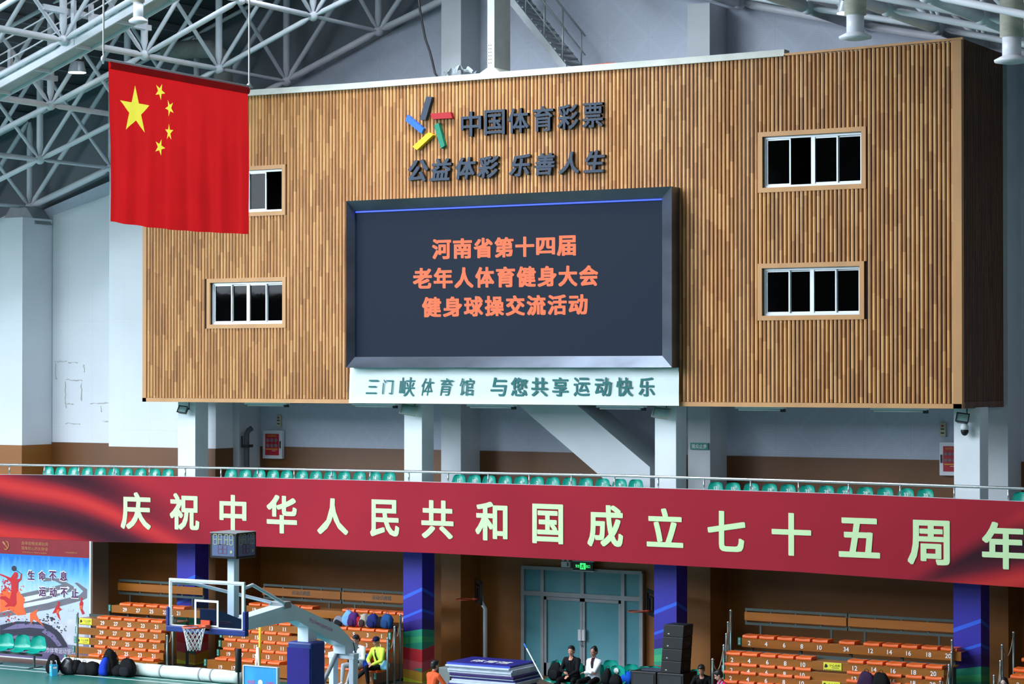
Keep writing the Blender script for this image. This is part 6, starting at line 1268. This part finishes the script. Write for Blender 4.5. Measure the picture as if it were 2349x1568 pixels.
# person in orange seen from behind
pz = 46.4; x = at(993, 1560, pz).x
person('person in an orange shirt with short black hair seen from behind', (x, pz, 0), math.pi - .3, .38, cloth('orange_shirt', (232, 96, 54)), blkc, shoe_b, ((-.16, -.34, .6), (.16, -.34, .6)), ((-.16, -.42, .08), (.16, -.42, .08)), lean=.12, head=(-.1, .1, 0), skin=(206, 160, 130), hair='short', sc=1.0)
tag(MB().lathe((x, pz, 0), [(.17, 0), (.17, .02), (.15, .34), (.17, .36)], 18).build('stool', m_dk), 'low dark stool under the person in the orange shirt', 'stool')
# two people at the foot of the right bleacher
x = at(1616, 1560, 49.3).x
person('man in black with cropped hair looking down beside the right bleacher', (x, 49.3, 0), .15, .42, cloth('black_tee', (10, 11, 13)), blkc, shoe_b, ((-.1, -.36, .62), (.08, -.36, .6)), ((-.16, -.42, .1), (.16, -.42, .1)), lean=.42, head=(.1, .45, 0), skin=(172, 122, 100), hair='short', neckline=.01)
tag(MB().bb(x - .22, x + .22, 49.2, 49.55, 0, .41).build('bench_box', m_blk, bevel=.02), 'black box seat under the man in black by the right bleacher', 'box')
x = at(1666, 1565, 48.75).x
def ex7(t, T, J):
    nb = J['nb']
    for s_ in (-1, 1): MB().path([T(*(nb + J['rx'] * s_ * .08 + J['fw'] * .0 + J['ax'] * .05)), T(*(nb + J['rx'] * s_ * .075 + J['fw'] * .085 - J['ax'] * .02)), T(*(nb + J['rx'] * s_ * .03 + J['fw'] * .135 - J['ax'] * .16))], .018, 8).build('striped_trim', mat('pale_blue_trim', (112, 190, 220), .6), t, smooth=True)
person('woman in a crimson jacket with blue trim bending her head down', (x, 48.75, 0), -.7, .36, cloth('crimson_jacket', (184, 22, 74)), blkc, shoe_b, ((-.1, -.36, .55), (.08, -.36, .52)), ((-.16, -.42, .1), (.16, -.42, .1)), lean=.3, head=(-.35, .5, 0), skin=(206, 160, 140), hair='short', extras=ex7)
tag(MB().bb(x - .2, x + .2, 48.68, 49.02, 0, .35).build('bench_box', m_dk, bevel=.02), 'dark box seat under the woman in the crimson jacket', 'box')
x = at(2304, 1565, 49.0).x
person('woman with long dark hair at the lower right edge', (x, 49.0, 0), -.1, .55, blkc, blkc, shoe_b, ((-.12, -.34, .75), (.12, -.34, .75)), ((-.16, -.46, .1), (.16, -.46, .1)), lean=.05, head=(.15, .05, 0), skin=(206, 176, 166), hair='long')
tag(MB().bb(x - .2, x + .2, 48.9, 49.25, 0, .54).build('bench_box', m_dk, bevel=.02), 'dark box seat under the long haired woman', 'box')
# things beside the two women
c = at(836, 1530, YP1); bag('tall royal blue bag between the two women on the bleacher', (c.x, YP1 - .02, zb1), .17, .1, .4, mat('royal_blue_vinyl', (22, 84, 226), .35), 91, .1, (0, .3), None, handle=False, strap=False, name='shoulder_bag')
c = at(884, 1534, YP1); bag('light blue plastic bag beside the woman in lime yellow', (c.x + .02, YP1 - .02, zb1), .24, .16, .26, mat('light_blue_plastic', (120, 200, 240), .3), 92, .1, (0, -.2), None, handle=True, strap=False, name='plastic_bag')
